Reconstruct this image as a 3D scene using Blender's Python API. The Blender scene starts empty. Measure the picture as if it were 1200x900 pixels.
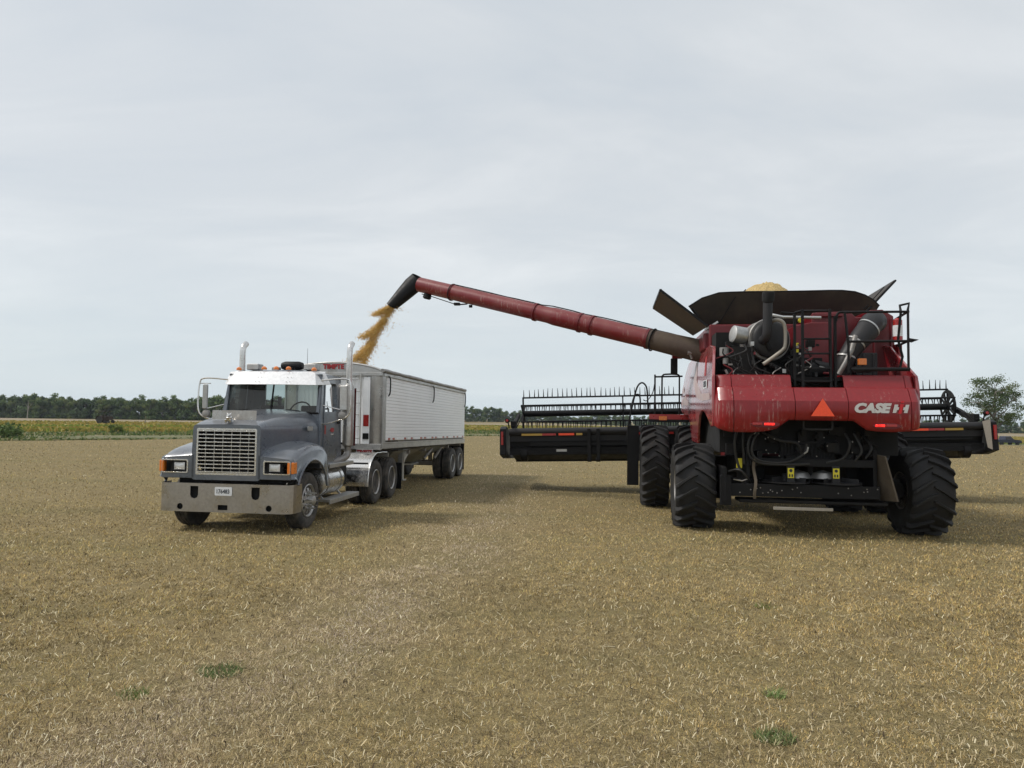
import bpy, bmesh, math, random
import numpy as np
from mathutils import Vector, Matrix, geometry
R=math.radians; PI=math.pi
random.seed(7); rng=np.random.default_rng(7)
S=bpy.context.scene; COL=S.collection

# ------------------------------------------------------------------ materials
def newmat(name):
    m=bpy.data.materials.new(name); m.use_nodes=True; nt=m.node_tree; nt.nodes.clear()
    out=nt.nodes.new('ShaderNodeOutputMaterial'); return m,nt,out
def N(nt,t,**k):
    n=nt.nodes.new(t)
    for a,b in k.items():
        if a in n.inputs.keys(): n.inputs[a].default_value=b
        else: setattr(n,a,b)
    return n
def noise(nt,scale,detail=4,rough=.6,vec=None,dist=0):
    n=nt.nodes.new('ShaderNodeTexNoise'); n.inputs['Scale'].default_value=scale; n.inputs['Detail'].default_value=detail
    n.inputs['Roughness'].default_value=rough; n.inputs['Distortion'].default_value=dist
    if vec is not None: nt.links.new(vec,n.inputs['Vector'])
    return n
def ramp(nt,fac,stops):
    r=nt.nodes.new('ShaderNodeValToRGB'); e=r.color_ramp.elements
    while len(e)<len(stops): e.new(.5)
    for i,(p,c) in enumerate(stops):
        e[i].position=p; e[i].color=(c,c,c,1) if isinstance(c,(int,float)) else (*c,1)
    nt.links.new(fac,r.inputs['Fac']); return r
def mix(nt,fac,a,b,mode='MIX'):
    m=nt.nodes.new('ShaderNodeMix'); m.data_type='RGBA'; m.blend_type=mode
    for s,v in ((0,fac),(6,a),(7,b)):
        if hasattr(v,'is_output') or isinstance(v,bpy.types.NodeSocket): nt.links.new(v,m.inputs[s])
        elif s==0: m.inputs[s].default_value=v
        else: m.inputs[s].default_value=(*v,1)
    return m.outputs[2]
def coords(nt,kind='Object',scale=(1,1,1)):
    t=nt.nodes.new('ShaderNodeTexCoord'); mp=nt.nodes.new('ShaderNodeMapping'); mp.inputs['Scale'].default_value=scale
    nt.links.new(t.outputs[kind],mp.inputs['Vector']); return mp.outputs['Vector']
DUST=(.30,.25,.18)
def paint(name,col,rough=.45,metal=0.,dirt=.25,dirtcol=DUST,scale=3.,bump=.02,coat=0.,streak=0.,top=0.,var=.15,spec=.5):
    m,nt,out=newmat(name); b=N(nt,'ShaderNodeBsdfPrincipled'); nt.links.new(b.outputs[0],out.inputs[0])
    v=coords(nt); n1=noise(nt,scale,8,.65,v); n2=noise(nt,scale*9,6,.7,v)
    c=mix(nt,ramp(nt,n2.outputs['Fac'],[(.3,0.),(.7,1.)]).outputs[0],tuple(x*(1-var) for x in col),tuple(min(1,x*(1+var)) for x in col))
    dm=ramp(nt,n1.outputs['Fac'],[(.42,0.),(.72,1.)])
    ma=N(nt,'ShaderNodeMath',operation='MULTIPLY'); nt.links.new(dm.outputs[0],ma.inputs[0]); ma.inputs[1].default_value=dirt
    fac=ma.outputs[0]
    if top>0:
        g=nt.nodes.new('ShaderNodeNewGeometry'); sx=nt.nodes.new('ShaderNodeSeparateXYZ'); nt.links.new(g.outputs['Normal'],sx.inputs[0])
        r=ramp(nt,sx.outputs['Z'],[(.15,0.),(.9,top)]); a=N(nt,'ShaderNodeMath',operation='ADD'); a.use_clamp=True
        nt.links.new(fac,a.inputs[0]); nt.links.new(r.outputs[0],a.inputs[1]); fac=a.outputs[0]
    c=mix(nt,fac,c,dirtcol)
    if streak>0:
        v2=coords(nt,'Object',(22,22,1.6)); n3=noise(nt,1,5,.75,v2); r3=ramp(nt,n3.outputs['Fac'],[(.56,0.),(.66,streak)])
        v3=coords(nt,'Object',(1.2,1.2,1.)); n4=noise(nt,1.5,2,.5,v3); r4=ramp(nt,n4.outputs['Fac'],[(.45,0.),(.6,1.)])
        q=N(nt,'ShaderNodeMath',operation='MULTIPLY'); nt.links.new(r3.outputs[0],q.inputs[0]); nt.links.new(r4.outputs[0],q.inputs[1])
        c=mix(nt,q.outputs[0],c,(.5,.44,.38))
    nt.links.new(c,b.inputs['Base Color'])
    rr=ramp(nt,n1.outputs['Fac'],[(.3,max(.03,rough-.1)),(.75,min(1,rough+.2))]); nt.links.new(rr.outputs[0],b.inputs['Roughness'])
    if metal>0:
        mm=N(nt,'ShaderNodeMath',operation='MULTIPLY_ADD'); nt.links.new(fac,mm.inputs[0]); mm.inputs[1].default_value=-metal*.8; mm.inputs[2].default_value=metal; mm.use_clamp=True
        nt.links.new(mm.outputs[0],b.inputs['Metallic'])
    b.inputs['Coat Weight'].default_value=coat; b.inputs['Coat Roughness'].default_value=.12; b.inputs['Specular IOR Level'].default_value=spec
    if bump>0:
        bp=N(nt,'ShaderNodeBump'); bp.inputs['Strength'].default_value=.5; bp.inputs['Distance'].default_value=bump
        nt.links.new(n2.outputs['Fac'],bp.inputs['Height']); nt.links.new(bp.outputs[0],b.inputs['Normal'])
    return m
def glass(name,tint=(.55,.62,.6),refl=1.0,ior=1.5):
    m,nt,out=newmat(name); t=N(nt,'ShaderNodeBsdfTransparent'); t.inputs[0].default_value=(*tint,1)
    g=N(nt,'ShaderNodeBsdfGlossy'); g.inputs['Roughness'].default_value=.02; g.inputs[0].default_value=(refl,refl,refl,1)
    f=N(nt,'ShaderNodeFresnel'); f.inputs[0].default_value=ior; x=N(nt,'ShaderNodeMixShader')
    v=coords(nt); n=noise(nt,1.5,4,.6,v); d=N(nt,'ShaderNodeBsdfDiffuse'); d.inputs[0].default_value=(.3,.28,.24,1)
    nt.links.new(f.outputs[0],x.inputs[0]); nt.links.new(t.outputs[0],x.inputs[1]); nt.links.new(g.outputs[0],x.inputs[2])
    y=N(nt,'ShaderNodeMixShader'); r=ramp(nt,n.outputs['Fac'],[(.3,.03),(.8,.12)]); nt.links.new(r.outputs[0],y.inputs[0])
    nt.links.new(x.outputs[0],y.inputs[1]); nt.links.new(d.outputs[0],y.inputs[2]); nt.links.new(y.outputs[0],out.inputs[0]); return m
def emis(name,col,strength,base=None):
    m,nt,out=newmat(name); b=N(nt,'ShaderNodeBsdfPrincipled'); b.inputs['Base Color'].default_value=(*(base or col),1)
    v=coords(nt); n=noise(nt,40,2,.5,v); r=ramp(nt,n.outputs['Fac'],[(.45,strength*.4),(.6,strength)])
    b.inputs['Emission Color'].default_value=(*col,1); nt.links.new(r.outputs[0],b.inputs['Emission Strength']); b.inputs['Roughness'].default_value=.2
    nt.links.new(b.outputs[0],out.inputs[0]); return m
def attrmat(name,rough=.8,trans=.0,spec=.2,attr='Col'):
    m,nt,out=newmat(name); b=N(nt,'ShaderNodeBsdfPrincipled'); a=N(nt,'ShaderNodeAttribute'); a.attribute_name=attr
    nt.links.new(a.outputs['Color'],b.inputs['Base Color']); b.inputs['Roughness'].default_value=rough; b.inputs['Specular IOR Level'].default_value=spec
    if trans>0:
        t=N(nt,'ShaderNodeBsdfTranslucent'); nt.links.new(a.outputs['Color'],t.inputs[0]); x=N(nt,'ShaderNodeMixShader'); x.inputs[0].default_value=trans
        nt.links.new(b.outputs[0],x.inputs[1]); nt.links.new(t.outputs[0],x.inputs[2]); nt.links.new(x.outputs[0],out.inputs[0])
    else: nt.links.new(b.outputs[0],out.inputs[0])
    return m
M=dict(
 slate=paint('slate paint',(.108,.126,.155),.3,.25,.22,(.25,.23,.2),2.5,.002,.7,top=.12),
 chrome=paint('polished aluminium',(.72,.71,.69),.2,1.,.45,(.32,.29,.25),3.,.004),
 bump=paint('stainless bumper',(.42,.40,.375),.30,1.,.5,(.26,.22,.175),2.2,.003),
 alu=paint('dull aluminium',(.50,.50,.49),.42,.9,.5,(.30,.28,.25),3.,.004),
 white=paint('white paint',(.74,.75,.76),.35,0,.12,(.45,.42,.38),2,.002,.3),
 visor=paint('white visor paint',(.82,.82,.83),.35,0,.05,(.5,.48,.44),2,.001,.3),
 slat=paint('white slat',(.92,.93,.94),.4,0,.08,(.55,.53,.50),1.2,.001,var=.03),
 black=paint('black paint',(.007,.007,.008),.5,0,.10,(.05,.045,.035),3,.004,top=.06,spec=.22),
 frame=paint('dark frame',(.010,.010,.011),.6,0,.25,(.05,.042,.03),4,.01,top=.08,spec=.2),
 rubber=paint('tyre rubber',(.016,.016,.017),.7,0,.35,(.055,.048,.038),5,.01,spec=.35),
 truckrub=paint('dusty truck tyre',(.035,.034,.033),.85,0,.75,(.17,.15,.125),5,.006),
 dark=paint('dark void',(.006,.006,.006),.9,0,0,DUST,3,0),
 red=paint('combine red',(.225,.0035,.007),.34,0,.05,(.28,.10,.09),2.,.002,.18,streak=.5,top=.08),
 redside=paint('side panel red',(.26,.010,.018),.24,0,.35,(.50,.30,.28),1.5,.002,.8,streak=.4,top=.2),
 redd=paint('machine red',(.135,.004,.009),.4,0,.15,(.14,.05,.04),3,.003,.1,top=.06),
 auger=paint('auger tube red',(.17,.006,.010),.42,0,.2,(.28,.15,.12),2.5,.003,.2,streak=.45,top=.22),
 elbow=paint('dust caked red steel',(.065,.042,.032),.75,0,.9,(.11,.085,.06),2.2,.008,top=.4),
 dusty=paint('dust caked steel',(.095,.074,.052),.8,0,.7,(.15,.12,.085),3,.01,top=.3),
 hop=paint('black tank extension',(.022,.017,.013),.6,0,.7,(.075,.057,.037),1.6,.006),
 steel=paint('grey steel',(.28,.27,.26),.45,.6,.4,(.2,.17,.13),4,.005),
 greyp=paint('grey plastic',(.018,.018,.020),.5,0,.2,(.06,.05,.04),4,.004,top=.08,spec=.35),
 hose=paint('hose rubber',(.011,.011,.011),.5,0,.3,(.05,.043,.033),6,.004),
 tube=paint('beige pipe',(.36,.33,.28),.4,.3,.3,DUST,4,.003),
 amber=paint('amber lens',(.75,.20,.02),.25,0,.1,(.4,.2,.1),8,.001,.5),
 orange=paint('fluorescent orange',(1.0,.09,.03),.5,0,.04,(.7,.2,.1),4,0),
 redlens=paint('red reflector',(.34,.015,.012),.3,0,.1,(.3,.1,.08),8,0,.4),
 redglow=emis('lit tail light',(1,.03,.02),1.4,(.5,.01,.01)),
 lens=paint('clear lamp lens',(.75,.76,.76),.12,.55,.15,(.5,.48,.44),14,.02),
 yellow=paint('yellow decal',(.72,.62,.03),.5,0,.15,(.3,.25,.1),6,0),
 blackseat=paint('cab interior',(.03,.03,.033),.8,0,.1,DUST,4,.004),
 logo=paint('silver lettering',(.62,.60,.58),.4,.2,.15,(.4,.3,.28),6,0),
 redbright=paint('bright red decal',(.55,.012,.02),.4,0,.05,(.3,.2,.15),6,0),
 logored=paint('red lettering',(.34,.015,.02),.5,0,.1,(.3,.2,.15),6,0),
 plate=paint('licence plate',(.74,.76,.78),.4,0,.15,(.4,.38,.34),10,0),
 ink=paint('dark ink',(.02,.025,.04),.6,0,0,DUST,6,0),
 swoosh=paint('faded silver decal',(.46,.36,.35),.4,0,.35,(.4,.22,.2),3,0),
 tint=glass('windscreen glass',(.50,.60,.58)),
 sideglass=glass('side window glass',(.07,.08,.08)),
 rust=paint('rusty metal',(.035,.025,.02),.8,0,.5,(.08,.045,.03),5,.01),
 carblue=paint('dark blue car paint',(.008,.013,.035),.4,0,.05,(.05,.05,.05),3,0,.3),
 wood=paint('weathered post',(.16,.14,.12),.85,0,.3,(.1,.09,.07),8,.01),
)
# ------------------------------------------------------------------ geometry helper
class MB:
    def __init__(s): s.v=[]; s.f=[]; s.m=[]; s.mi=0
    def add(s,vs,fs):
        o=len(s.v); s.v+= [tuple(v) for v in vs]; s.f+=[tuple(o+i for i in f) for f in fs]; s.m+=[s.mi]*len(fs); return s
    def box(s,c,d,rot=None):
        x,y,z=(k/2 for k in d); vs=[Vector((a*x,b*y,e*z)) for a in(-1,1) for b in(-1,1) for e in(-1,1)]
        if rot is not None:
            m=rot if isinstance(rot,Matrix) else Matrix.Rotation(rot[0],3,'X') if False else (Matrix.Rotation(rot[2],3,'Z')@Matrix.Rotation(rot[1],3,'Y')@Matrix.Rotation(rot[0],3,'X'))
            vs=[m@v for v in vs]
        c=Vector(c); return s.add([v+c for v in vs],[(0,1,3,2),(4,6,7,5),(0,4,5,1),(2,3,7,6),(0,2,6,4),(1,5,7,3)])
    def b2(s,x0,x1,y0,y1,z0,z1): return s.box(((x0+x1)/2,(y0+y1)/2,(z0+z1)/2),(abs(x1-x0),abs(y1-y0),abs(z1-z0)))
    def beam(s,p,q,w,h,up=(0,0,1)):
        p,q=Vector(p),Vector(q); d=(q-p); L=d.length; d.normalize(); u=Vector(up)
        if abs(d.dot(u))>.98: u=Vector((1,0,0))
        a=d.cross(u).normalized(); b=a.cross(d); m=Matrix((d,a,b)).transposed(); return s.box((p+q)/2,(L,w,h),m)
    def tube(s,pts,r,n=10,cap=True,closed=False):
        P=[Vector(p) for p in pts]; k=len(P); rs=r if isinstance(r,(list,tuple)) else [r]*k; vs=[]; a0=None
        for i,p in enumerate(P):
            if closed: d=(P[(i+1)%k]-P[i-1])
            else: d=(P[min(i+1,k-1)]-P[max(i-1,0)])
            d.normalize()
            if a0 is None: a0=d.orthogonal().normalized()
            a0=(a0-d*a0.dot(d)); a0=a0.normalized() if a0.length>1e-6 else d.orthogonal().normalized(); b=d.cross(a0)
            vs+=[p+(a0*math.cos(2*PI*j/n)+b*math.sin(2*PI*j/n))*rs[i] for j in range(n)]
        fs=[]; kk=k if closed else k-1
        for i in range(kk):
            for j in range(n):
                a=i*n+j; b=i*n+(j+1)%n; c=((i+1)%k)*n+(j+1)%n; d=((i+1)%k)*n+j; fs.append((a,b,c,d))
        if cap and not closed: fs.append(tuple(range(n-1,-1,-1))); fs.append(tuple((k-1)*n+j for j in range(n)))
        return s.add(vs,fs)
    def cyl(s,p,q,r,n=20,r2=None): return s.tube([p,q],[r,r if r2 is None else r2],n)
    def lathe(s,prof,o=(0,0,0),ax=(0,1,0),n=40,closed=False):
        ax=Vector(ax).normalized(); a=ax.orthogonal().normalized(); b=ax.cross(a); o=Vector(o); k=len(prof); vs=[]
        for (h,r) in prof: vs+=[o+ax*h+(a*math.cos(2*PI*j/n)+b*math.sin(2*PI*j/n))*r for j in range(n)]
        fs=[]; kk=k if closed else k-1
        for i in range(kk):
            for j in range(n): fs.append((i*n+j,i*n+(j+1)%n,((i+1)%k)*n+(j+1)%n,((i+1)%k)*n+j))
        if not closed:
            if prof[0][1]>1e-4: fs.append(tuple(range(n-1,-1,-1)))
            if prof[-1][1]>1e-4: fs.append(tuple((k-1)*n+j for j in range(n)))
        return s.add(vs,fs)
    def plate(s,outer,holes,f3,t):   # f3(u,v,w)->xyz ; w in 0..t
        loops=[outer]+list(holes); pts=[p for l in loops for p in l]; n=len(pts)
        tri=geometry.tessellate_polygon([[Vector((p[0],p[1],0)) for p in l] for l in loops])
        vs=[f3(p[0],p[1],0) for p in pts]+[f3(p[0],p[1],t) for p in pts]; fs=[tuple(x) for x in tri]+[tuple(n+i for i in reversed(x)) for x in tri]
        o=0
        for l in loops:
            k=len(l)
            for i in range(k): fs.append((o+i,o+(i+1)%k,n+o+(i+1)%k,n+o+i))
            o+=k
        return s.add(vs,fs)
    def prism(s,poly,axis,d0,d1):
        mp={0:lambda u,v,w:(w,u,v),1:lambda u,v,w:(u,w,v),2:lambda u,v,w:(u,v,w)}[axis]
        return s.plate(poly,[],lambda u,v,w:mp(u,v,d0+w),d1-d0)
    def grid(s,fn,nu,nv,closeu=False):
        vs=[fn(i/(nu if closeu else nu-1),j/(nv-1)) for i in range(nu) for j in range(nv)]; fs=[]
        for i in range(nu if closeu else nu-1):
            for j in range(nv-1): fs.append((i*nv+j,((i+1)%nu)*nv+j,((i+1)%nu)*nv+j+1,i*nv+j+1))
        return s.add(vs,fs)
    def xf(s,fn): s.v=[fn(*v) for v in s.v]; return s
    def build(s,name,mats,parent=None,bevel=0,angle=35,solid=0,label=None,sub=0):
        me=bpy.data.meshes.new(name); me.from_pydata([tuple(v) for v in s.v],[],s.f)
        for m in (mats if isinstance(mats,(list,tuple)) else [mats]): me.materials.append(M[m] if isinstance(m,str) else m)
        if len(me.materials)>1: me.polygons.foreach_set('material_index',s.m)
        bm=bmesh.new(); bm.from_mesh(me); bmesh.ops.recalc_face_normals(bm,faces=bm.faces); bm.to_mesh(me); bm.free()
        me.polygons.foreach_set('use_smooth',[True]*len(me.polygons)); me.set_sharp_from_angle(angle=R(angle)); me.update()
        o=bpy.data.objects.new(name,me); COL.objects.link(o)
        if parent is not None: o.parent=parent
        if solid: q=o.modifiers.new('solid','SOLIDIFY'); q.thickness=solid; q.offset=-1; q=o.modifiers.new('split','EDGE_SPLIT'); q.split_angle=R(max(angle,30)); q.use_edge_sharp=True
        if sub: q=o.modifiers.new('sub','SUBSURF'); q.levels=sub; q.render_levels=sub
        if bevel:
            q=o.modifiers.new('bevel','BEVEL'); q.width=bevel; q.segments=2; q.limit_method='ANGLE'; q.angle_limit=R(40); q.harden_normals=True
        if label: o['label']=label
        return o
def tag(o,label,cat,group=None,kind=None):
    if label: o['label']=label
    if cat: o['category']=cat
    if group: o['group']=group
    if kind: o['kind']=kind
    return o
def thing(name,label,cat,loc=(0,0,0),rz=0,rx=0,group=None):
    o=bpy.data.objects.new(name,None); o.empty_display_size=.3; COL.objects.link(o); o.location=loc; o.rotation_euler=(rx,0,rz)
    return tag(o,label,cat,group)
def copytree(o,parent=None):
    c=o.copy(); COL.objects.link(c)
    if parent is not None: c.parent=parent
    for ch in list(o.children): copytree(ch,c)
    return c
def text(txt,name,mat,parent,size,loc,axes,bold=0.,shear=0.,ext=.004,sx=1.,align='CENTER'):
    cu=bpy.data.curves.new(name,'FONT'); cu.body=txt; cu.size=size; cu.offset=bold; cu.shear=shear; cu.extrude=ext; cu.align_x=align; cu.align_y='CENTER'; cu.resolution_u=3
    t=bpy.data.objects.new('tmp',cu); COL.objects.link(t); dg=bpy.context.evaluated_depsgraph_get(); me=bpy.data.meshes.new_from_object(t.evaluated_get(dg))
    COL.objects.unlink(t); bpy.data.objects.remove(t); bpy.data.curves.remove(cu)
    u,v=Vector(axes[0]),Vector(axes[1]); w=u.cross(v); l=Vector(loc)
    for p in me.vertices: c=p.co.copy(); p.co=l+u*c.x*sx+v*c.y+w*c.z
    me.materials.clear(); me.materials.append(M[mat]); o=bpy.data.objects.new(name,me); COL.objects.link(o); o.parent=parent; return o
def rrect(u0,u1,v0,v1,r,n=4):
    p=[]
    for cx,cy,a in ((u1-r,v1-r,0),(u0+r,v1-r,90),(u0+r,v0+r,180),(u1-r,v0+r,270)):
        for i in range(n+1): t=R(a+90*i/n); p.append((cx+r*math.cos(t),cy+r*math.sin(t)))
    return p
def circ(cx,cy,r,n=16): return [(cx+r*math.cos(2*PI*i/n),cy+r*math.sin(2*PI*i/n)) for i in range(n)]
def curve(pts,n=8):   # catmull-rom
    P=[Vector(p) for p in pts]; P=[P[0]*2-P[1]]+P+[P[-1]*2-P[-2]]; o=[]
    for i in range(1,len(P)-2):
        a,b,c,d=P[i-1:i+3]
        for k in range(n):
            t=k/n; o.append(.5*((2*b)+(c-a)*t+(2*a-5*b+4*c-d)*t*t+(3*b-a-3*c+d)*t**3))
    o.append(P[-2]); return o
def interp(x,tab):
    return float(np.interp(x,[t[0] for t in tab],[t[1] for t in tab]))
# ------------------------------------------------------------------ numpy value noise
class VN:
    def __init__(s,seed,n=64): s.t=np.random.default_rng(seed).random((n,n)); s.n=n
    def __call__(s,x,y):
        xi=np.floor(x).astype(int); yi=np.floor(y).astype(int); fx=x-xi; fy=y-yi; fx=fx*fx*(3-2*fx); fy=fy*fy*(3-2*fy); n=s.n
        a=s.t[xi%n,yi%n]; b=s.t[(xi+1)%n,yi%n]; c=s.t[xi%n,(yi+1)%n]; d=s.t[(xi+1)%n,(yi+1)%n]
        return (a*(1-fx)+b*fx)*(1-fy)+(c*(1-fx)+d*fx)*fy
vn=VN(3)
def sst(x): x=np.clip(x,0,1); return x*x*(3-2*x)
def terr(x,y):
    x=np.asarray(x,float); y=np.asarray(y,float)
    far=sst((y-30)/60)
    near=.035*(vn(x*.9,y*.9)-.5)+.02*(vn(x*2.7+9,y*2.7)-.5)
    return -2.0*sst((x-20)/80)*sst((y-40)/120)+far*.35*(vn(x*.03,y*.03)-.5)+near*(1-far)
def tz(x,y): return float(terr(np.array([x]),np.array([y]))[0])
def bnd(x): return np.interp(x,[-400,-120,-36,-4,83,500],[10,22,51,81,125,200])   # edge of the stubble

# ------------------------------------------------------------------ camera, light, sky
f=850.; pitch=math.atan(40.3/850); roll=R(.8)
cam=bpy.data.cameras.new('Camera'); cam.sensor_width=36; cam.lens=36*f/1200; cam.clip_end=6000; cam.clip_start=.1
co=bpy.data.objects.new('Camera',cam); COL.objects.link(co); co.location=(0,0,2.09)
co.rotation_euler=(Matrix.Rotation(PI/2+pitch,3,'X')@Matrix.Rotation(roll,3,'Z')).to_euler()
S.camera=co
S.render.resolution_x=1024; S.render.resolution_y=768
SUN_EL=48; SUN_AZ=181   # azimuth of the sun seen from the origin, degrees from +X counter-clockwise
sd=Vector((math.cos(R(SUN_EL))*math.cos(R(SUN_AZ)),math.cos(R(SUN_EL))*math.sin(R(SUN_AZ)),math.sin(R(SUN_EL))))
sl=bpy.data.lights.new('Sun','SUN'); sl.energy=2.5; sl.angle=R(9); sl.color=(1,.955,.89)
so=bpy.data.objects.new('Sun',sl); COL.objects.link(so); so.rotation_euler=sd.to_track_quat('Z','Y').to_euler(); so.location=(-30,0,40)
W=bpy.data.worlds.new('World'); S.world=W; W.use_nodes=True; nt=W.node_tree; nt.nodes.clear()
wo=nt.nodes.new('ShaderNodeOutputWorld'); bg=nt.nodes.new('ShaderNodeBackground'); nt.links.new(bg.outputs[0],wo.inputs[0])
sky=nt.nodes.new('ShaderNodeTexSky'); sky.sky_type='NISHITA'; sky.sun_disc=False; sky.sun_elevation=R(SUN_EL); sky.sun_rotation=R(90-SUN_AZ)
sky.air_density=1.; sky.dust_density=2.5; bg.inputs['Strength'].default_value=.108
tc=nt.nodes.new('ShaderNodeTexCoord'); sp=nt.nodes.new('ShaderNodeSeparateXYZ'); nt.links.new(tc.outputs['Generated'],sp.inputs[0])
zz=N(nt,'ShaderNodeMath',operation='ADD'); nt.links.new(sp.outputs['Z'],zz.inputs[0]); zz.inputs[1].default_value=.18
cb=nt.nodes.new('ShaderNodeCombineXYZ')
for i,k in enumerate('XY'):
    dv=N(nt,'ShaderNodeMath',operation='DIVIDE'); nt.links.new(sp.outputs[k],dv.inputs[0]); nt.links.new(zz.outputs[0],dv.inputs[1]); nt.links.new(dv.outputs[0],cb.inputs[i])
mp=nt.nodes.new('ShaderNodeMapping'); mp.inputs['Scale'].default_value=(.55,1.0,1); mp.inputs['Rotation'].default_value=(0,0,R(24)); nt.links.new(cb.outputs[0],mp.inputs[0])
cn=noise(nt,1.5,8,.58,mp.outputs[0],.45); cn2=noise(nt,.5,3,.5,mp.outputs[0],.2)
ad=N(nt,'ShaderNodeMath',operation='MULTIPLY_ADD'); nt.links.new(cn2.outputs['Fac'],ad.inputs[0]); ad.inputs[1].default_value=.5; 
h=N(nt,'ShaderNodeMath',operation='MULTIPLY'); nt.links.new(cn.outputs['Fac'],h.inputs[0]); h.inputs[1].default_value=.5; nt.links.new(h.outputs[0],ad.inputs[2])
cr=ramp(nt,ad.outputs[0],[(.36,(5.9,6.45,6.95)),(.49,(6.95,7.3,7.55)),(.60,(8.3,8.5,8.6))])
hz=ramp(nt,sp.outputs['Z'],[(0.,(6.8,7.9,8.5)),(.12,(7.1,7.9,8.3)),(.45,(6.9,7.3,7.6))])
hf=ramp(nt,sp.outputs['Z'],[(0.,.75),(.28,.05)])
cl=mix(nt,hf.outputs[0],cr.outputs[0],hz.outputs[0])
nt.links.new(mix(nt,.86,sky.outputs[0],cl),bg.inputs[0])
S.view_settings.view_transform='Standard'; S.view_settings.look='None'; S.view_settings.gamma=1; S.view_settings.exposure=0; S.view_settings.use_curve_mapping=False

# ------------------------------------------------------------------ ground
def mesh_np(name,V,F,mat,colr=None,parent=None,smooth=False):
    me=bpy.data.meshes.new(name); nv=len(V); nf,k=F.shape
    me.vertices.add(nv); me.vertices.foreach_set('co',V.astype(np.float32).ravel()); me.loops.add(nf*k); me.loops.foreach_set('vertex_index',F.astype(np.int32).ravel())
    me.polygons.add(nf); me.polygons.foreach_set('loop_start',np.arange(nf,dtype=np.int32)*k)
    try: me.polygons.foreach_set('loop_total',np.full(nf,k,np.int32))
    except Exception: pass
    if smooth: me.polygons.foreach_set('use_smooth',np.ones(nf,bool))
    me.update(calc_edges=True)
    if colr is not None:
        a=me.color_attributes.new('Col','FLOAT_COLOR','POINT'); c=np.ones((nv,4),np.float32); c[:,:3]=colr; a.data.foreach_set('color',c.ravel())
    me.materials.append(mat); o=bpy.data.objects.new(name,me); COL.objects.link(o)
    if parent is not None: o.parent=parent
    return o
def gridmesh(name,xs,ys,zf,mat,kind='structure'):
    X,Y=np.meshgrid(xs,ys,indexing='ij'); Z=zf(X,Y); V=np.stack([X,Y,Z],-1).reshape(-1,3); a,b=X.shape
    i=np.arange(a-1)[:,None]*b+np.arange(b-1)[None]; F=np.stack([i,i+b,i+b+1,i+1],-1).reshape(-1,4); o=mesh_np(name,V,F,mat,smooth=True); return o
gm,nt,out=newmat('stubble soil'); b=N(nt,'ShaderNodeBsdfPrincipled'); nt.links.new(b.outputs[0],out.inputs[0]); v=coords(nt)
n1=noise(nt,.35,6,.6,v); n2=noise(nt,9,8,.75,v); n3=noise(nt,60,4,.8,v)
vr=coords(nt,'Object',(.05,.5,1)); n4=noise(nt,1.2,5,.6,vr)
c=mix(nt,ramp(nt,n2.outputs['Fac'],[(.40,0.),(.66,1.)]).outputs[0],(.050,.038,.021),(.31,.245,.115))
c=mix(nt,ramp(nt,n3.outputs['Fac'],[(.4,0.),(.62,.75)]).outputs[0],c,(.50,.395,.195))
n6=noise(nt,150,3,.8,v); c=mix(nt,ramp(nt,n6.outputs['Fac'],[(.38,.9),(.53,0.)]).outputs[0],c,(.055,.042,.025))
c=mix(nt,ramp(nt,n1.outputs['Fac'],[(.35,.0),(.7,.4)]).outputs[0],c,(.22,.17,.09))
c=mix(nt,ramp(nt,n4.outputs['Fac'],[(.45,.0),(.66,.55)]).outputs[0],c,(.17,.145,.068))
nt.links.new(c,b.inputs['Base Color']); b.inputs['Roughness'].default_value=.95; b.inputs['Specular IOR Level'].default_value=.1
bp=N(nt,'ShaderNodeBump'); bp.inputs['Distance'].default_value=.03; bp.inputs['Strength'].default_value=.8; nt.links.new(n2.outputs['Fac'],bp.inputs['Height']); nt.links.new(bp.outputs[0],b.inputs['Normal'])
def axis(mx,near,fine,neg=True):
    s=[0.]; d=fine
    while s[-1]<mx: s.append(s[-1]+d); d=fine if s[-1]<near else d*1.08
    s=np.array(s); return np.concatenate([-s[:0:-1],s]) if neg else s
xs=axis(2600,26,.22); ys=np.concatenate([-axis(60,4,.5,False)[:0:-1],axis(2600,40,.25,False)])
g=gridmesh('ground',xs,ys,lambda x,y:terr(x,y)-.45*sst((y-bnd(x)-2)/5),gm); tag(g,'flat harvested field of pale brown stubble under both machines',None,kind='structure')
# weeds and soybeans beyond the stubble
def scatter_cards(name,px,py,pz,hgt,wid,cols,mat,lean=.35,three=False):
    n=len(px); th=rng.random(n)*2*PI; dx=np.cos(th)*wid/2; dy=np.sin(th)*wid/2; lx=(rng.random(n)-.5)*2*lean*hgt; ly=(rng.random(n)-.5)*2*lean*hgt
    A=np.stack([px-dx,py-dy,pz],-1); B=np.stack([px+dx,py+dy,pz],-1); Cc=np.stack([px+lx+dx*.5,py+ly+dy*.5,pz+hgt],-1); D=np.stack([px+lx-dx*.5,py+ly-dy*.5,pz+hgt*.93],-1)
    if three: V=np.stack([A,B,(Cc+D)/2],1).reshape(-1,3); F=np.arange(n*3).reshape(n,3); cc=np.repeat(cols,3,0)
    else: V=np.stack([A,B,Cc,D],1).reshape(-1,3); F=np.arange(n*4).reshape(n,4); cc=np.repeat(cols,4,0)
    return V,F,cc
def pickc(n,pal,w,jit=.2):
    pal=np.array(pal); i=rng.choice(len(pal),n,p=np.array(w)/sum(w)); return pal[i]*(1+(rng.random((n,1))-.5)*2*jit)
leafm=attrmat('leaf',.7,.25); strawm=attrmat('straw',.75,.12)
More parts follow.
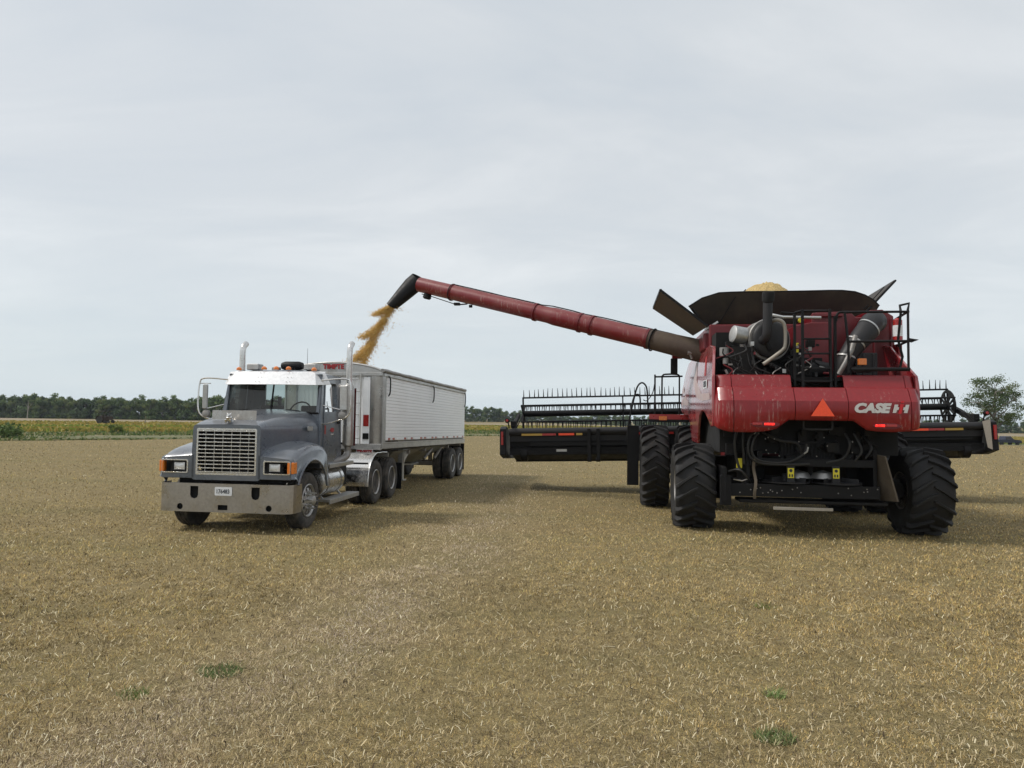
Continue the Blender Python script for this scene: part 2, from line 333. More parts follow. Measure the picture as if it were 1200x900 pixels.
def fieldmat(name,c1,c2,c3,sc):
    m,nt,out=newmat(name); b=N(nt,'ShaderNodeBsdfPrincipled'); nt.links.new(b.outputs[0],out.inputs[0]); v=coords(nt,'Object',(.35,1,1))
    a=noise(nt,sc,7,.75,v); d=noise(nt,sc*.12,4,.6,v); c=mix(nt,ramp(nt,a.outputs['Fac'],[(.35,0.),(.65,1.)]).outputs[0],c1,c2)
    c=mix(nt,ramp(nt,d.outputs['Fac'],[(.4,0.),(.62,.8)]).outputs[0],c,c3); nt.links.new(c,b.inputs['Base Color']); b.inputs['Roughness'].default_value=.9; return m
def strip(name,o0,o1,zoff,mat,nv,label):
    xs=np.concatenate([np.arange(-330,-120,6.),np.arange(-120,140,1.2),np.arange(140,420,7.)]); t=np.linspace(0,1,nv); X=np.repeat(xs[:,None],nv,1); off=o0+(o1-o0)*t[None]
    wob=2.2*(vn(X*.12,X*0+5)-.5)+1.2*(vn(X*.6,X*0+15)-.5); Y=bnd(X)+off+wob*(t[None]<.02)
    edge=np.minimum(np.minimum(t,1-t)*12,1)[None]; Z=terr(X,Y)+.02+edge*(zoff*(.6+.8*vn(X*1.7,Y*1.7)))
    V=np.stack([X,Y,Z],-1).reshape(-1,3); a,b=X.shape; i=np.arange(a-1)[:,None]*b+np.arange(b-1)[None]; F=np.stack([i,i+b,i+b+1,i+1],-1).reshape(-1,4)
    o=mesh_np(name,V,F,mat,smooth=True); tag(o,label,None,kind='structure'); return o
strip('field_verge',0,25,.10,fieldmat('verge',(.07,.085,.03),(.13,.13,.05),(.20,.17,.08),1.5),24,'low green verge strip between stubble and soybean field')
strip('soybean_ground',25,104,.20,fieldmat('soy',(.24,.20,.05),(.33,.26,.07),(.19,.20,.05),1.0),70,'ground of the ripening yellow soybean field')
# far tan field
strip('far_field',104,200,.05,fieldmat('farfield',(.22,.17,.10),(.28,.21,.13),(.20,.17,.09),.8),10,'bare tan field in front of the woods')
n=60000; px=rng.uniform(-95,130,n); v_=rng.random(n)**1.2*25; keep=(vn(px*.16,v_*.25)+.4*rng.random(n)>.33)&~((px>84)&(px<112)&(v_<20)); px=px[keep]; v_=v_[keep]; py=bnd(px)+v_-1+2*vn(px*.3,px*0); tall=.10+.34*vn(px*.1+7,v_*.3)**2
V,F,cc=scatter_cards('',px,py,terr(px,py),tall*rng.uniform(.5,1.4,len(px)),rng.uniform(.08,.3,len(px)),pickc(len(px),[(.10,.15,.05),(.15,.20,.06),(.24,.24,.09),(.32,.28,.14),(.07,.11,.04)],[4,4,2.4,1.6,2]),leafm)
tag(mesh_np('verge_weeds',V,F,leafm,cc),'tall green weeds along the edge of the stubble','weeds',kind='stuff')
n=90000; px=rng.uniform(-190,260,n); v_=25+rng.random(n)**1.4*78; py=bnd(px)+v_; band=vn(px*.035+3,v_*.14)
yel=pickc(n,[(.36,.27,.07),(.29,.24,.06),(.40,.32,.10),(.20,.18,.05)],[4,4,2,2]); grn=pickc(n,[(.16,.22,.04),(.24,.27,.05),(.12,.17,.035)],[3,3,1])
cols=np.where((band+.25*(rng.random(n)-.5)>.70)[:,None],grn,yel)
V,F,cc=scatter_cards('',px,py,terr(px,py)+.1,rng.uniform(.18,.42,n),rng.uniform(.2,.6,n),cols,leafm)
tag(mesh_np('soybean_plants',V,F,leafm,cc),'yellowing soybean plants covering the field beyond the verge','soybeans',kind='stuff')
# stubble and straw
def ysamp(n,y0,y1): u=rng.random(n); return 1/(1/y0-u*(1/y0-1/y1))
swx=lambda y: np.interp(y,[4.6,5.3,6.9,8.9,11.2,16.3,24,36],[-2.3,-2.1,-1.6,-1.3,-.9,-.44,-.2,.05])+.08*np.sin(y*1.3)     # chaff swath left by a passing machine
def field_pts(n,y0,y1):
    y=ysamp(n,y0,y1); x=(rng.random(n)*2-1)*(y*.86+2.5); return x,y
def frac(x,y):
    f=1.
    for q,a_ in ((.45,.25),(1.1,.35),(3.3,.5),(9.,.65),(27.,.85)): f=f*(1-a_*.5+a_*sst(vn(x*q+q,y*q)*1.6-.3))
    return f*1.12
parts_=[]
for NN,YA,YB,LN,WS in ((620000,2.2,85,.9,1.),(1150000,2.4,17,2.2,.62)):
    n=NN; x,y=field_pts(n,YA,YB); dd=np.hypot(x,y)
    cl=vn(x*2.3,y*2.3)*.45+vn(x*7,y*7)*.35+vn(x*23,y*23)*.2; keep=(cl+.30*rng.random(n)>.44)&(y<bnd(x)); x,y,dd,cl=x[keep],y[keep],dd[keep],cl[keep]; n=len(x)
    big=vn(x*.25+4,y*.25); sw=np.exp(-((x-swx(y))/(.46+.035*y))**2)*(.5+.9*vn(x*1.6+3,y*1.1))
    pal=[(.60,.48,.24),(.44,.345,.165),(.26,.20,.09),(.74,.65,.40),(.07,.052,.03),(.27,.26,.10)]
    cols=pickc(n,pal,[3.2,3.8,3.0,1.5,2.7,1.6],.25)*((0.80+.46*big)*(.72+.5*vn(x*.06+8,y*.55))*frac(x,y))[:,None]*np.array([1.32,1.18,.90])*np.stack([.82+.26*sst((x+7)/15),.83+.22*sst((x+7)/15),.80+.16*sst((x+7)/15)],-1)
    g=(.92,.75,.60); cols=cols*(1-np.clip(.85*sw,0,.9)[:,None])+np.array(g)*(np.clip(.85*sw,0,.9)*np.clip(frac(x,y),.3,1.4)*rng.uniform(.55,1.3,n))[:,None]*1.1
    hh=rng.uniform(.014,.048,n)*(1+.016*dd); ww=rng.uniform(.0022,.0055,n)*(1+.14*dd)*WS; hh=hh*(1 if LN<1 else .5)*np.clip(dd/9,.6,1); ww=ww*np.clip(dd/9,.75,1)
    mx_=cols.max(1)[:,None]; cols=cols*np.where(mx_>.76,.76/mx_,1.); lum=cols.mean(1)[:,None]; cols=lum+(cols-lum)*.88
    parts_.append((x,y,hh,ww,cols,np.full(n,LN)))
x,y,hh,ww,cols,ln=[np.concatenate([q[i] for q in parts_]) for i in range(6)]
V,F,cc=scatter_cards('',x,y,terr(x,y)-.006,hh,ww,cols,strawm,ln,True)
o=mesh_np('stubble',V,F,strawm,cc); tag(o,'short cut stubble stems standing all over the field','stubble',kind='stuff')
n=260000; x,y=field_pts(n,2.2,55); keep=(y<bnd(x))&(rng.random(n)<.55+1.2*np.exp(-((x-swx(y))/(.45+.035*y))**2)); x,y=x[keep],y[keep]; n=len(x); dd=np.hypot(x,y)
th=rng.random(n)*PI; L=rng.uniform(.012,.055,n)*(1+.016*dd)*np.where(rng.random(n)<.04,3.,1.); w=np.where(rng.random(n)<.05,1.9,1.)*rng.uniform(.0007,.0016,n)*(1+.13*dd); L=L*np.clip(dd/9,.6,1); z=terr(x,y)+rng.uniform(.002,.05,n); tz1=rng.uniform(-.02,.035,n)
dx,dy=np.cos(th)*L/2,np.sin(th)*L/2; nx,ny=-np.sin(th)*w,np.cos(th)*w; bend=rng.uniform(-.12,.12,n)
mx,my=x-dy*bend*1.2,y+dx*bend*1.2
V=np.stack([np.stack([x-dx-nx,y-dy-ny,z],-1),np.stack([x-dx+nx,y-dy+ny,z],-1),np.stack([mx+nx,my+ny,z+.002+tz1*.5],-1),np.stack([mx-nx,my-ny,z+.002+tz1*.5],-1),
            np.stack([x+dx+nx,y+dy+ny,z+tz1],-1),np.stack([x+dx-nx,y+dy-ny,z+tz1],-1)],1).reshape(-1,3)
k=np.arange(n)[:,None]*6; F=np.concatenate([k+np.array([[0,1,2,3]]),k+np.array([[3,2,4,5]])],1).reshape(-1,4)
cc=np.repeat(pickc(n,[(.56,.46,.28),(.43,.34,.19),(.74,.66,.46),(.2,.15,.09),(.07,.05,.03)],[3,3.6,1.3,2.4,2.4],.2),6,0)
V0,F0,cc0=V,F,cc
tag(mesh_np('loose_straw',V,F,strawm,cc),'loose straw and chaff littered over the stubble field','straw',kind='stuff')
def weed(x,y,r,n,label,h=.06,col=((.13,.19,.07),(.20,.25,.10),(.27,.28,.13))):
    t=rng.random(n)*2*PI; q=np.sqrt(rng.random(n))*r; px=np.cos(t)*q; py=np.sin(t)*q*.8
    V,F,cc=scatter_cards('',px,py,np.zeros(n),rng.uniform(.4,1.1,n)*h,rng.uniform(.006,.014,n),pickc(n,col,[1]*len(col)),leafm,1.0,True)
    o=mesh_np('weed_tuft',V,F,leafm,cc); o.location=(x,y,tz(x,y)); tag(o,label,'weed','green weeds in the stubble'); return o
weed(-2.32,5.95,.18,330,'dark green grass tuft on the left side of the foreground stubble')
weed(1.76,4.88,.14,300,'low green weed at the bottom edge right of the middle')
weed(2.05,5.65,.08,90,'tiny pale green sprig a little above the low weed',.08,((.2,.28,.1),(.28,.34,.14)))
weed(-2.75,5.45,.12,90,'small pale green weed beside the chaff swath at lower left',.06,((.16,.22,.07),(.22,.26,.1)))
weed(2.9,8.3,.14,70,'faint green patch in the stubble below the combine',.05,((.14,.2,.05),(.2,.22,.07)))

# ------------------------------------------------------------------ trees
def crown_np(cx,cy,cz,rx,rz,n,size,pal,clumps,seed,shell=.5,low=0):
    r=np.random.default_rng(seed); C=[]
    for k in range(clumps):
        t=r.random()*2*PI; u=r.random()*2-1 if True else 0; q=.35+.55*r.random(); s=math.sqrt(1-u*u)
        C.append((cx+rx*q*s*math.cos(t),cy+rx*q*s*math.sin(t),cz+rz*q*u,(.27+.2*r.random())*rx))
    for k in range(low): t=r.random()*2*PI; C.append((cx+rx*.8*math.cos(t),cy+rx*.6*math.sin(t),.5+1.6*r.random(),.42*rx))
    clumps+=low
    C=np.array(C); i=r.integers(0,clumps,n); d=r.normal(size=(n,3)); d/=np.linalg.norm(d,axis=1)[:,None]; rad=(shell+(1-shell)*r.random(n))[:,None]
    P=C[i,:3]+d*rad*C[i,3:4]*np.array([1,1,.8]); a=r.normal(size=(n,3)); a/=np.linalg.norm(a,axis=1)[:,None]; bb=np.cross(a,d); bb/=np.linalg.norm(bb,axis=1)[:,None]+1e-6
    sz=size*r.uniform(.6,1.3,n)[:,None]; V=np.stack([P-a*sz,P+bb*sz*.7,P+a*sz,P-bb*sz*.7],1).reshape(-1,3); F=np.arange(n*4).reshape(n,4)
    pal=np.array(pal); cb=pal[r.integers(0,len(pal),clumps)][i]*(1+(r.random((n,1))-.5)*.5); return V,F,np.repeat(cb,4,0),C
def make_tree(name,h,rx,n,size,pal,clumps,seed,label,group,trunk_h=.3,tr=.22,rz=None,barkmat='wood',shell=.5):
    root=thing(name,label,'tree',group=group); rz=rz or h*(1-trunk_h)/2; cz=h-rz
    V,F,cc,C=crown_np(0,0,cz,rx,rz,n,size,pal,clumps,seed,shell,10); mesh_np('crown',V,F,leafm,cc,root)
    mb=MB(); r=random.Random(seed); mb.tube([(0,0,-.3),(.05*h*.2,0,h*.2),(0,.02*h,h*.45),(.02*h,0,h*.8)],[tr*1.3,tr,tr*.7,tr*.15],8)
    for k in range(min(len(C),14)):
        c=C[k]; z0=h*(.18+.35*r.random()); mb.tube([(0,0,z0),(c[0]*.45,c[1]*.45,z0+(c[2]-z0)*.6),(c[0],c[1],c[2])],[tr*.45,tr*.28,tr*.06],6)
    mb.build('trunk',barkmat,root); return root
pal1=[(.095,.145,.045),(.13,.185,.06),(.07,.11,.04),(.165,.20,.07)]; pal2=[(.075,.12,.05),(.10,.15,.058),(.075,.105,.05)]
protos=[make_tree('broadleaf_tree',9.4+(k%3)*.5,3.3+.3*(k%2),4200,.34,pal1 if k%3 else pal2,30,40+k,'','',.02,.22,rz=4.7,shell=.35) for k in range(6)]
used=set()
def place_tree(k,x,y,s,label,group,sz=None):
    o=protos[k] if k not in used else copytree(protos[k]); used.add(k); o.location=(x,y,tz(x,y)-.65); o.rotation_euler=(0,0,random.random()*6.28)
    sz=sz or s; o.scale=(s,s,sz); o['label']=label; o['group']=group; return o
xw=-214.
while xw<-62:
    for row in range(2):
        xx=xw+random.uniform(-2,2)+row*2; hgt=.84+.34*float(vn(np.array([xw*.06]),np.array([row+.5]))[0])+random.uniform(-.06,.08)
        place_tree(random.randrange(6),xx,292+row*6+random.uniform(-2,2),hgt*(1.06 if row else .92),'leafy dark green tree in the dense woods behind the truck','woods beyond the yellow field')
    xw+=3.9
xw=-52.
while xw<235:
    v0=float(vn(np.array([xw*.05+30]),np.array([2.5]))[0])
    place_tree(random.randrange(6),xw,470+random.uniform(-8,8),1.0 if xw<5 else 1.0,'small distant tree in the treeline behind the header','distant treeline behind the machines',(.95+.25*v0 if xw<-8 else .42+.55*v0+random.uniform(-.06,.06)))
    xw+=4.4
xw=245.
while xw<345:
    place_tree(random.randrange(6),xw,430+random.uniform(-8,8),.85+random.uniform(-.1,.12),'distant dark tree low on the horizon at the far right','distant treeline at the right edge'); xw+=3.6
# the lone tree behind the right end of the header
def lone_tree():
    X,Y=62.4,94.; root=thing('lone_tree','large airy green tree standing alone behind the right end of the header','tree',(X,Y,tz(X,Y)-.1))
    r=random.Random(23); C=[]
    while len(C)<64:
        d=Vector((r.uniform(-1,1),r.uniform(-1,1),r.uniform(-1,1)))
        if .25<d.length<1: C.append(Vector((d.x*3.7,d.y*3.7,5.9+d.z*3.75)) if not (d.z<-.3 and abs(d.x)<.35) else Vector((d.x*5,d.y*3,6.0+d.z*3.4)))
    V=[];cols=[];pal=[(.085,.125,.045),(.11,.15,.055),(.06,.09,.035),(.14,.17,.07)]
    for c in C:
        rc=r.uniform(.38,.85); m=int(165*rc/.6); d=rng.normal(size=(m,3))*np.array([1,1,.62])*rc*.62; P=d+np.array(c)
        a=rng.normal(size=(m,3)); a/=np.linalg.norm(a,axis=1)[:,None]; b_=rng.normal(size=(m,3)); b_-=a*(a*b_).sum(1)[:,None]; b_/=np.linalg.norm(b_,axis=1)[:,None]; sz=rng.uniform(.05,.12,m)[:,None]
        V.append(np.stack([P-a*sz,P+b_*sz*.7,P+a*sz,P-b_*sz*.7],1).reshape(-1,3)); cols.append(np.repeat(np.array(pal[r.randrange(4)])[None]*(1+(rng.random((m,1))-.5)*.5),4,0))
    V=np.concatenate(V); mesh_np('crown',V,np.arange(len(V)).reshape(-1,4),leafm,np.concatenate(cols),root)
    mb=MB(); mb.tube([(0,0,-.3),(.05,0,1.2),(.0,.05,2.4),(.15,0,4.2),(.3,0,6.2),(.2,0,8)],[.30,.25,.21,.15,.08,.02],9)
    limbs=[]
    for k in range(9):
        a=k*2.4; z0=1.7+k*.45; e=Vector((math.cos(a)*2.3,math.sin(a)*2.3,z0+2.0)); m_=Vector((math.cos(a)*1.0,math.sin(a)*1.0,z0+1.2)); mb.tube([(0.05,0,z0),m_,e],[.12,.085,.045],7); limbs+=[m_,e,(m_+e)/2]
    for z in (4.2,5.2,6.2,7): limbs.append(Vector((.2,0,z)))
    for c in C:
        q=min(limbs,key=lambda l:(l-c).length); mb.tube([q,(q+c)/2+Vector((0,0,.12)),c],[.04,.028,.01],5)
    mb.build('trunk','wood',root)
lone_tree()
def shrub(x,y,w,h,n,label,pal=pal1,size=.09,seed=1):
    root=thing('shrub',label,'shrub',(x,y,tz(x,y)),group='bushes out in the fields')
    V,F,cc,C=crown_np(0,0,h*.55,w/2,h*.5,n,size,pal,12,seed,.2); mesh_np('foliage',V,F,leafm,cc,root)
    mb=MB()
    for k in range(6): c=C[k]; mb.tube([(0,0,-.1),(c[0]*.4,c[1]*.4,c[2]*.5),tuple(c[:3])],[.03,.02,.008],5)
    mb.build('stem','wood',root)
gp=[(.10,.16,.03),(.07,.11,.03),(.17,.2,.05)]
shrub(-37.6,69,1.7,1.0,700,'bright green bush just in front of the old tractor',gp,.09,3)
shrub(-38.6,55,4.0,1.0,1300,'wide green weed clump at the left edge of the verge',pal1,.12,4)
shrub(-176,262,7,3.4,700,'round dark bush at the foot of the woods, left of the pale snag',pal2,.3,5)
shrub(-158,262,6,3.,600,'round dark bush at the foot of the woods, right of the pale snag',pal2,.3,6)
shrub(-196,264,10,4.,800,'broad bush at the far left foot of the woods',pal1,.3,7)
# bare pale snag and a stalk
o=MB().tube([(0,0,-.3),(.15,0,3),(.1,.1,6)],[.16,.12,.03],7).tube([(.12,0,3),(1.2,0,4.6),(1.9,.2,5.4)],[.07,.05,.02],6).tube([(.1,0,3.6),(-.9,0,5)],[.06,.02],6).build('dead_tree','tube'); o.location=(-172,258,0); tag(o,'bare pale dead tree in front of the dark woods','dead tree')
o=MB().tube([(0,0,-.2),(.02,0,.9),(.06,0,1.7)],[.06,.055,.035],8).tube([(.02,0,1.2),(.18,0,1.5)],[.03,.015],6).build('field_post','wood'); o.location=(-59.5,118,0); tag(o,'thin dark post standing in the yellow field','post')

# ------------------------------------------------------------------ wheels
def ag_tyre(rad,w,nl,parent,centre,side,name='wheel',rimr=.40,lh=.055):
    mb=MB(); h=w/2; rb=rad-lh; prof=[(-h*.80,rad*rimr/.82*.82),(-h*.98,rad*.62),(-h,rad*.74),(-h*.97,rad*.85),(-h*.86,rb*.955),(-h*.6,rb*.985),(-h*.3,rb*.997),(0,rb),(h*.3,rb*.997),(h*.6,rb*.985),(h*.86,rb*.955),(h*.97,rad*.85),(h,rad*.74),(h*.98,rad*.62),(h*.80,rad*rimr)]
    prof[0]=(-h*.80,rad*rimr)
    mb.lathe(prof,(0,0,0),(0,1,0),64)
    rf=lambda u: np.interp(abs(u),[0,.3,.6,.86,.97,1.0],[rb,rb*.997,rb*.985,rb*.955,rad*.86,rad*.78])
    for sgn in (-1,1):
        for k in range(nl):
            a0=2*PI*(k+(0 if sgn>0 else .5))/nl; st=[]
            for u in (-.06,.12,.32,.52,.72,.88,.985):
                ang=a0+.30*(abs(u)**1.15)*(1 if u>0 else -.4)*(w/.75)*(.82/rad); rr=rf(u); tp=rad*(1-.012*u*u)+(0 if u<.9 else -rad*.05)
                tp=max(tp,rr+.018); hw=(.021+.012*max(u,0))/rad*1.0*(.82 if u<0 else 1)
                st.append((sgn*u*h*(1.0 if u<.95 else 1.01),ang,rr-.01,tp,hw*1.45,hw*.85))
            vs=[]
            for (yy,ang,r0,r1,hb,ht) in st:
                for (rr,da) in ((r0,-hb),(r1,-ht),(r1,ht),(r0,hb)):
                    a=ang+da; vs.append((-math.cos(a)*rr,yy,-math.sin(a)*rr))     # rising lugs meet at the top of the rear face
            fs=[(0,1,2,3)]
            for i in range(len(st)-1):
                for j in range(3): fs.append((i*4+j,i*4+j+1,i*4+j+5,i*4+j+4))
            e=(len(st)-1)*4; fs.append((e+3,e+2,e+1,e)); mb.add(vs,fs)
    o=mb.build(name,'rubber',parent,angle=40); o.location=centre
    rm=MB(); R0=rad*rimr*1.03; s=side
    rm.lathe([(-h*.8,R0),(-h*.86,R0*1.04),(-h*.8,R0*.97),(-h*.5,R0*.86),(h*.5,R0*.86),(h*.8,R0*.97),(h*.86,R0*1.04),(h*.8,R0)],(0,0,0),(0,1,0),40)
    rm.lathe([(s*h*.25,R0*.88),(s*h*.3,R0*.7),(s*h*.1,R0*.55),(s*h*.12,R0*.3),(s*h*.35,R0*.28),(s*h*.36,.01)],(0,0,0),(0,1,0),32)
    for k in range(10): a=2*PI*k/10; rm.cyl((math.cos(a)*R0*.42,s*h*.10,math.sin(a)*R0*.42),(math.cos(a)*R0*.42,s*h*.20,math.sin(a)*R0*.42),.018,8)
    rm.build('rim','steel',o); return o
def road_wheel(parent,cx,cy,side,rad=.52,w=.28,front=False,dual=False,deep=True):
    mb=MB(); h=w/2
    def tyre(oy):
        mb.lathe([(oy-h*.75,.29),(oy-h,.36),(oy-h*1.02,.43),(oy-h*.92,.49),(oy-h*.8,.51),(oy-h*.5,.517),(oy-h*.47,.505),(oy-h*.40,.505),(oy-h*.37,.52),(oy-.02,.52),(oy-.015,.506),(oy+.015,.506),(oy+.02,.52),(oy+h*.37,.52),(oy+h*.40,.505),(oy+h*.47,.505),(oy+h*.5,.517),(oy+h*.8,.51),(oy+h*.92,.49),(oy+h*1.02,.43),(oy+h,.36),(oy+h*.75,.29)],(0,0,0),(0,1,0),48)
    tyre(0)
    if dual: tyre(-side*.335)
    o=mb.build('wheel','truckrub',parent,angle=30); o.location=(cx,cy,rad); o.scale=(rad/.52,1,rad/.52)
    rm=MB(); s=side
    if front:
        rm.lathe([(s*h*.74,.30),(s*h*.92,.305),(s*h*.98,.292),(s*h*.80,.27),(s*h*.5,.255)],(0,0,0),(0,1,0),40)
        hole=[circ(math.cos(2*PI*k/10)*.205,math.sin(2*PI*k/10)*.205,.034,10) for k in range(10)]
        def f3(u,v,w_): rr=math.hypot(u,v); return (u,s*(h*(.62+.55*(1-min(rr/.26,1))**1.0)+w_),v)
        outer=circ(0,0,.262,40); inner=circ(0,0,.12,24); rm.plate(outer,[inner]+hole,f3,.012)
        rm.lathe([(s*h*.9,.125),(s*(h*1.12),.118),(s*(h*1.2),.10),(s*(h*1.2+.07),.085),(s*(h*1.2+.09),.05),(s*(h*1.2+.095),.005)],(0,0,0),(0,1,0),28)
        r=rm.build('rim','alu',o,angle=30)
        nb=MB()
        for k in range(10): a=2*PI*k/10+.15; nb.tube([(math.cos(a)*.145,s*h*.85,math.sin(a)*.145),(math.cos(a)*.145,s*(h*.95+.05),math.sin(a)*.145),(math.cos(a)*.145,s*(h*.95+.12),math.sin(a)*.145)],[.02,.017,.008],8)
        nb.build('lug_nut_covers','chrome',o)
        MB().lathe([(s*h*.1,.26),(s*h*.12,.01)],(0,0,0),(0,1,0),24).build('brake_drum','dark',o)
    else:
        d=-s*.16 if deep else 0
        rm.lathe([(s*h*.74,.295),(s*h*.9,.30),(s*h*.95,.288),(s*h*.8,.265),(s*h*.1,.25),(s*(-h*.3),.235),(s*(-h*.5),.21),(s*(-h*.55),.15),(s*(-h*.1),.12),(s*(h*.35),.11),(s*(h*.4),.07),(s*(h*.55),.06),(s*(h*.56),.005)],(0,0,0),(0,1,0),40)
        for k in range(10): a=2*PI*k/10; rm.cyl((math.cos(a)*.165,-s*h*.6,math.sin(a)*.165),(math.cos(a)*.165,-s*h*.3,math.sin(a)*.165),.014,8)
        rm.build('rim','alu',o,angle=30)
    return o

# ------------------------------------------------------------------ TRUCK  (x forward, y left, z up)
def build_truck():
    T=thing('semi_truck','slate grey day cab semi truck with chrome bumper and white visor, facing the camera','truck',(-4.9217,13.6789,0),R(263))
    for sy in (-1,1):
        fr=MB().b2(-6.3,.55,sy*.38,sy*.46,.78,1.02); fr.build('frame_rail','frame',T,bevel=.01)
    cm=MB()
    for x in (-5.9,-4.7,-3.2,-2.4,-1.2,.3): cm.b2(x-.06,x+.06,-.38,.38,.8,1.0)
    for x in (-5.35,-4.05): cm.cyl((x,-.95,.52),(x,.95,.52),.10,14); cm.lathe([(-.25,.05),(-.15,.2),(.0,.24),(.15,.2),(.25,.05)],(x,0,.55),(0,1,0),20)
    cm.cyl((0,-1.0,.50),(0,1.0,.50),.07,12); cm.cyl((-4.0,0,.6),(-1.2,0,.78),.06,10); cm.b2(-.35,.45,-.4,.4,.55,1.3)
    for sy in (-1,1): cm.tube([(-.8,sy*.5,.7),(0,sy*.5,.56),(.7,sy*.5,.72)],.04,8); cm.tube([(-5.7,sy*.5,.6),(-4.7,sy*.5,.78),(-3.7,sy*.5,.6)],.05,8)
    cm.b2(.55,.62,-1.0,1.0,.85,.95)
    cm.build('chassis','frame',T,bevel=.01)
    for sy in (1,-1): road_wheel(T,0,sy*1.06,sy,front=True)
    for x in (-4.05,-5.38):
        for sy in (1,-1): road_wheel(T,x,sy*1.07,sy,dual=True)
    # bumper
    bz0,bz1=.37,.87; t=.012
    holes=[]
    for yy in (-.56,.58): holes.append([(yy-.075,bz1-.05),(yy-.075,.67),(yy-.055,.62),(yy,.60),(yy+.055,.62),(yy+.075,.67),(yy+.075,bz1-.05)])
    for yy in (-.82,.83): holes.append(circ(yy,.46,.055,16))
    holes.append(rrect(-.11,.07,.41,.50,.01,2))
    b=MB(); b.plate([(-1.02,bz0),(1.02,bz0),(1.02,bz1),(-1.02,bz1)],holes,lambda u,v,w:(.87-w,u,v),.012)
    for sy in (-1,1):
        pr=[(1.02,.87),(1.12,.862),(1.19,.835),(1.235,.78),(1.25,.70),(1.25,.45)]
        for (a,c) in zip(pr[:-1],pr[1:]):
            p,q=Vector((a[1],sy*a[0],0)),Vector((c[1],sy*c[0],0)); n_=Vector((q.y-p.y,p.x-q.x,0)).normalized()*(-sy*-1)*.0
            b.add([(p.x,p.y,bz0),(q.x,q.y,bz0),(q.x,q.y,bz1),(p.x,p.y,bz1)],[(0,1,2,3)])
    for zz in (bz0,bz1):
        pts=[(.78,-1.02),(.87,-1.02),(.87,1.02),(.78,1.02)]; b.add([(x,y,zz) for x,y in pts],[(0,1,2,3)])
    b.build('bumper','bump',T,angle=25)
    bk=MB().b2(.74,.80,-1.0,1.0,.40,.82); bk.build('bumper_backing','dark',T)
    MB().plate(rrect(-.30+.13,.02+.13,.665,.815,.015),[],lambda u,v,w:(.878+w,u,v),.004).build('licence_plate','plate',T)
    text('176483','plate_number','ink',T,.10,(.884,-.02,.735),((0,1,0),(0,0,1)),.002,0,.001,.85)
    # hood
    def sec(x):
        t=(x+.87)/(1.72)   # 0 cowl 1 front
        w=interp(t,[(0,1.0),(.3,.90),(.65,.74),(.9,.66),(1,.63)]); top=interp(t,[(0,2.17),(.35,2.12),(.7,2.03),(.92,1.955),(1,1.90)]); bot=interp(t,[(0,1.15),(.5,1.2),(1,1.1)])
        r=interp(t,[(0,.34),(.6,.22),(1,.07)]); rz=interp(t,[(0,.36),(.5,.30),(.9,.14),(1,.07)]); pts=[(w+.02,bot),(w,top-rz)]
        for i in range(1,8): a=PI/2*i/8; pts.append((w-r+r*math.cos(a),top-rz+rz*math.sin(a)))
        crown=.03*(1-t)+.01
        for k in range(0,5): q=(w-r)*(1-k/4); pts.append((q,top+crown*(1-(q/(w-r))**2)))
        return pts
    xs_=[-.87,-.7,-.45,-.2,.05,.3,.5,.65,.76,.82,.845]; hd=MB(); rows=[]
    for x in xs_:
        s=sec(x); rows.append([(x,y,z) for y,z in s]+[(x,-y,z) for y,z in reversed(s[:-1])])
    k=len(rows[0]); vs=[p for r in rows for p in r]; hd.add(vs,[(i*k+j,(i+1)*k+j,(i+1)*k+j+1,i*k+j+1) for i in range(len(rows)-1) for j in range(k-1)])
    outer=rrect(-.64,.64,.93,1.905,.06); inner=rrect(-.565,.565,1.02,1.845,.02)
    hd.plate(outer,[inner],lambda u,v,w:(.79+w,u*(.985+.015*(1.9-v)),v),.055)
    hd.build('hood','slate',T,angle=40)
    MB().b2(.55,.56,-.6,.6,1.0,1.86).build('radiator','dark',T)
    # grille
    g=MB(); g.plate(rrect(-.565,.565,1.02,1.845,.02),[rrect(-.53,.53,1.06,1.81,.015)],lambda u,v,w:(.80+w,u,v),.045)
    for i in range(12): z=1.075+i*.0655; g.b2(.815,.85,-.53,.53,z-.0085,z+.0085)
    for i in range(1,7): y=-.565+i*1.13/7; g.b2(.80,.822,y-.004,y+.004,1.06,1.81)
    g.build('grille','chrome',T,bevel=.004)
    # fenders with headlights
    for sy,nm in ((1,'fender'),(-1,'fender')):
        fx=[.845,.835,.80,.72,.62,.45,.25,.05,-.15,-.35,-.5,-.62,-.70,-.76,-.80]
        mb=MB(); rows=[]
        for x in fx:
            top=interp(x,[(-.8,1.30),(-.76,1.42),(-.62,1.53),(-.35,1.58),(.05,1.57),(.45,1.50),(.62,1.46),(.72,1.41),(.80,1.35),(.835,1.315),(.845,1.29)])
            dx=x+.02; lo=1.27 if abs(dx)<.05 else (.55+math.sqrt(max(.72**2-dx*dx,0.)) if abs(dx)<.715 else .97)
            if x<-.6: lo=max(.72,lo) if x>-.74 else .72
            lo=min(lo,top-.10); yo=1.245-(.05 if x>.8 else 0.); yi=interp(x,[(-.8,.88),(.0,.78),(.85,.60)]); rr=.11 if x<.8 else .05
            row=[(yo+.02,lo),(yo+.012,lo+.03),(yo,lo+.05)]
            row+=[(yo,max(lo+.055,top-rr*1.3))]+[(yo-rr*2.0*(1-math.cos(a)),top-rr*1.3+rr*1.3*math.sin(a)) for a in (PI/6,PI/3,PI/2)]
            row+=[(yo-rr*2.0+(yi-(yo-rr*2.0))*q,top+.035*q**2+.01*q) for q in (.3,.6,.85,1.)]
            rows.append([(x,sy*y,z) for y,z in row])
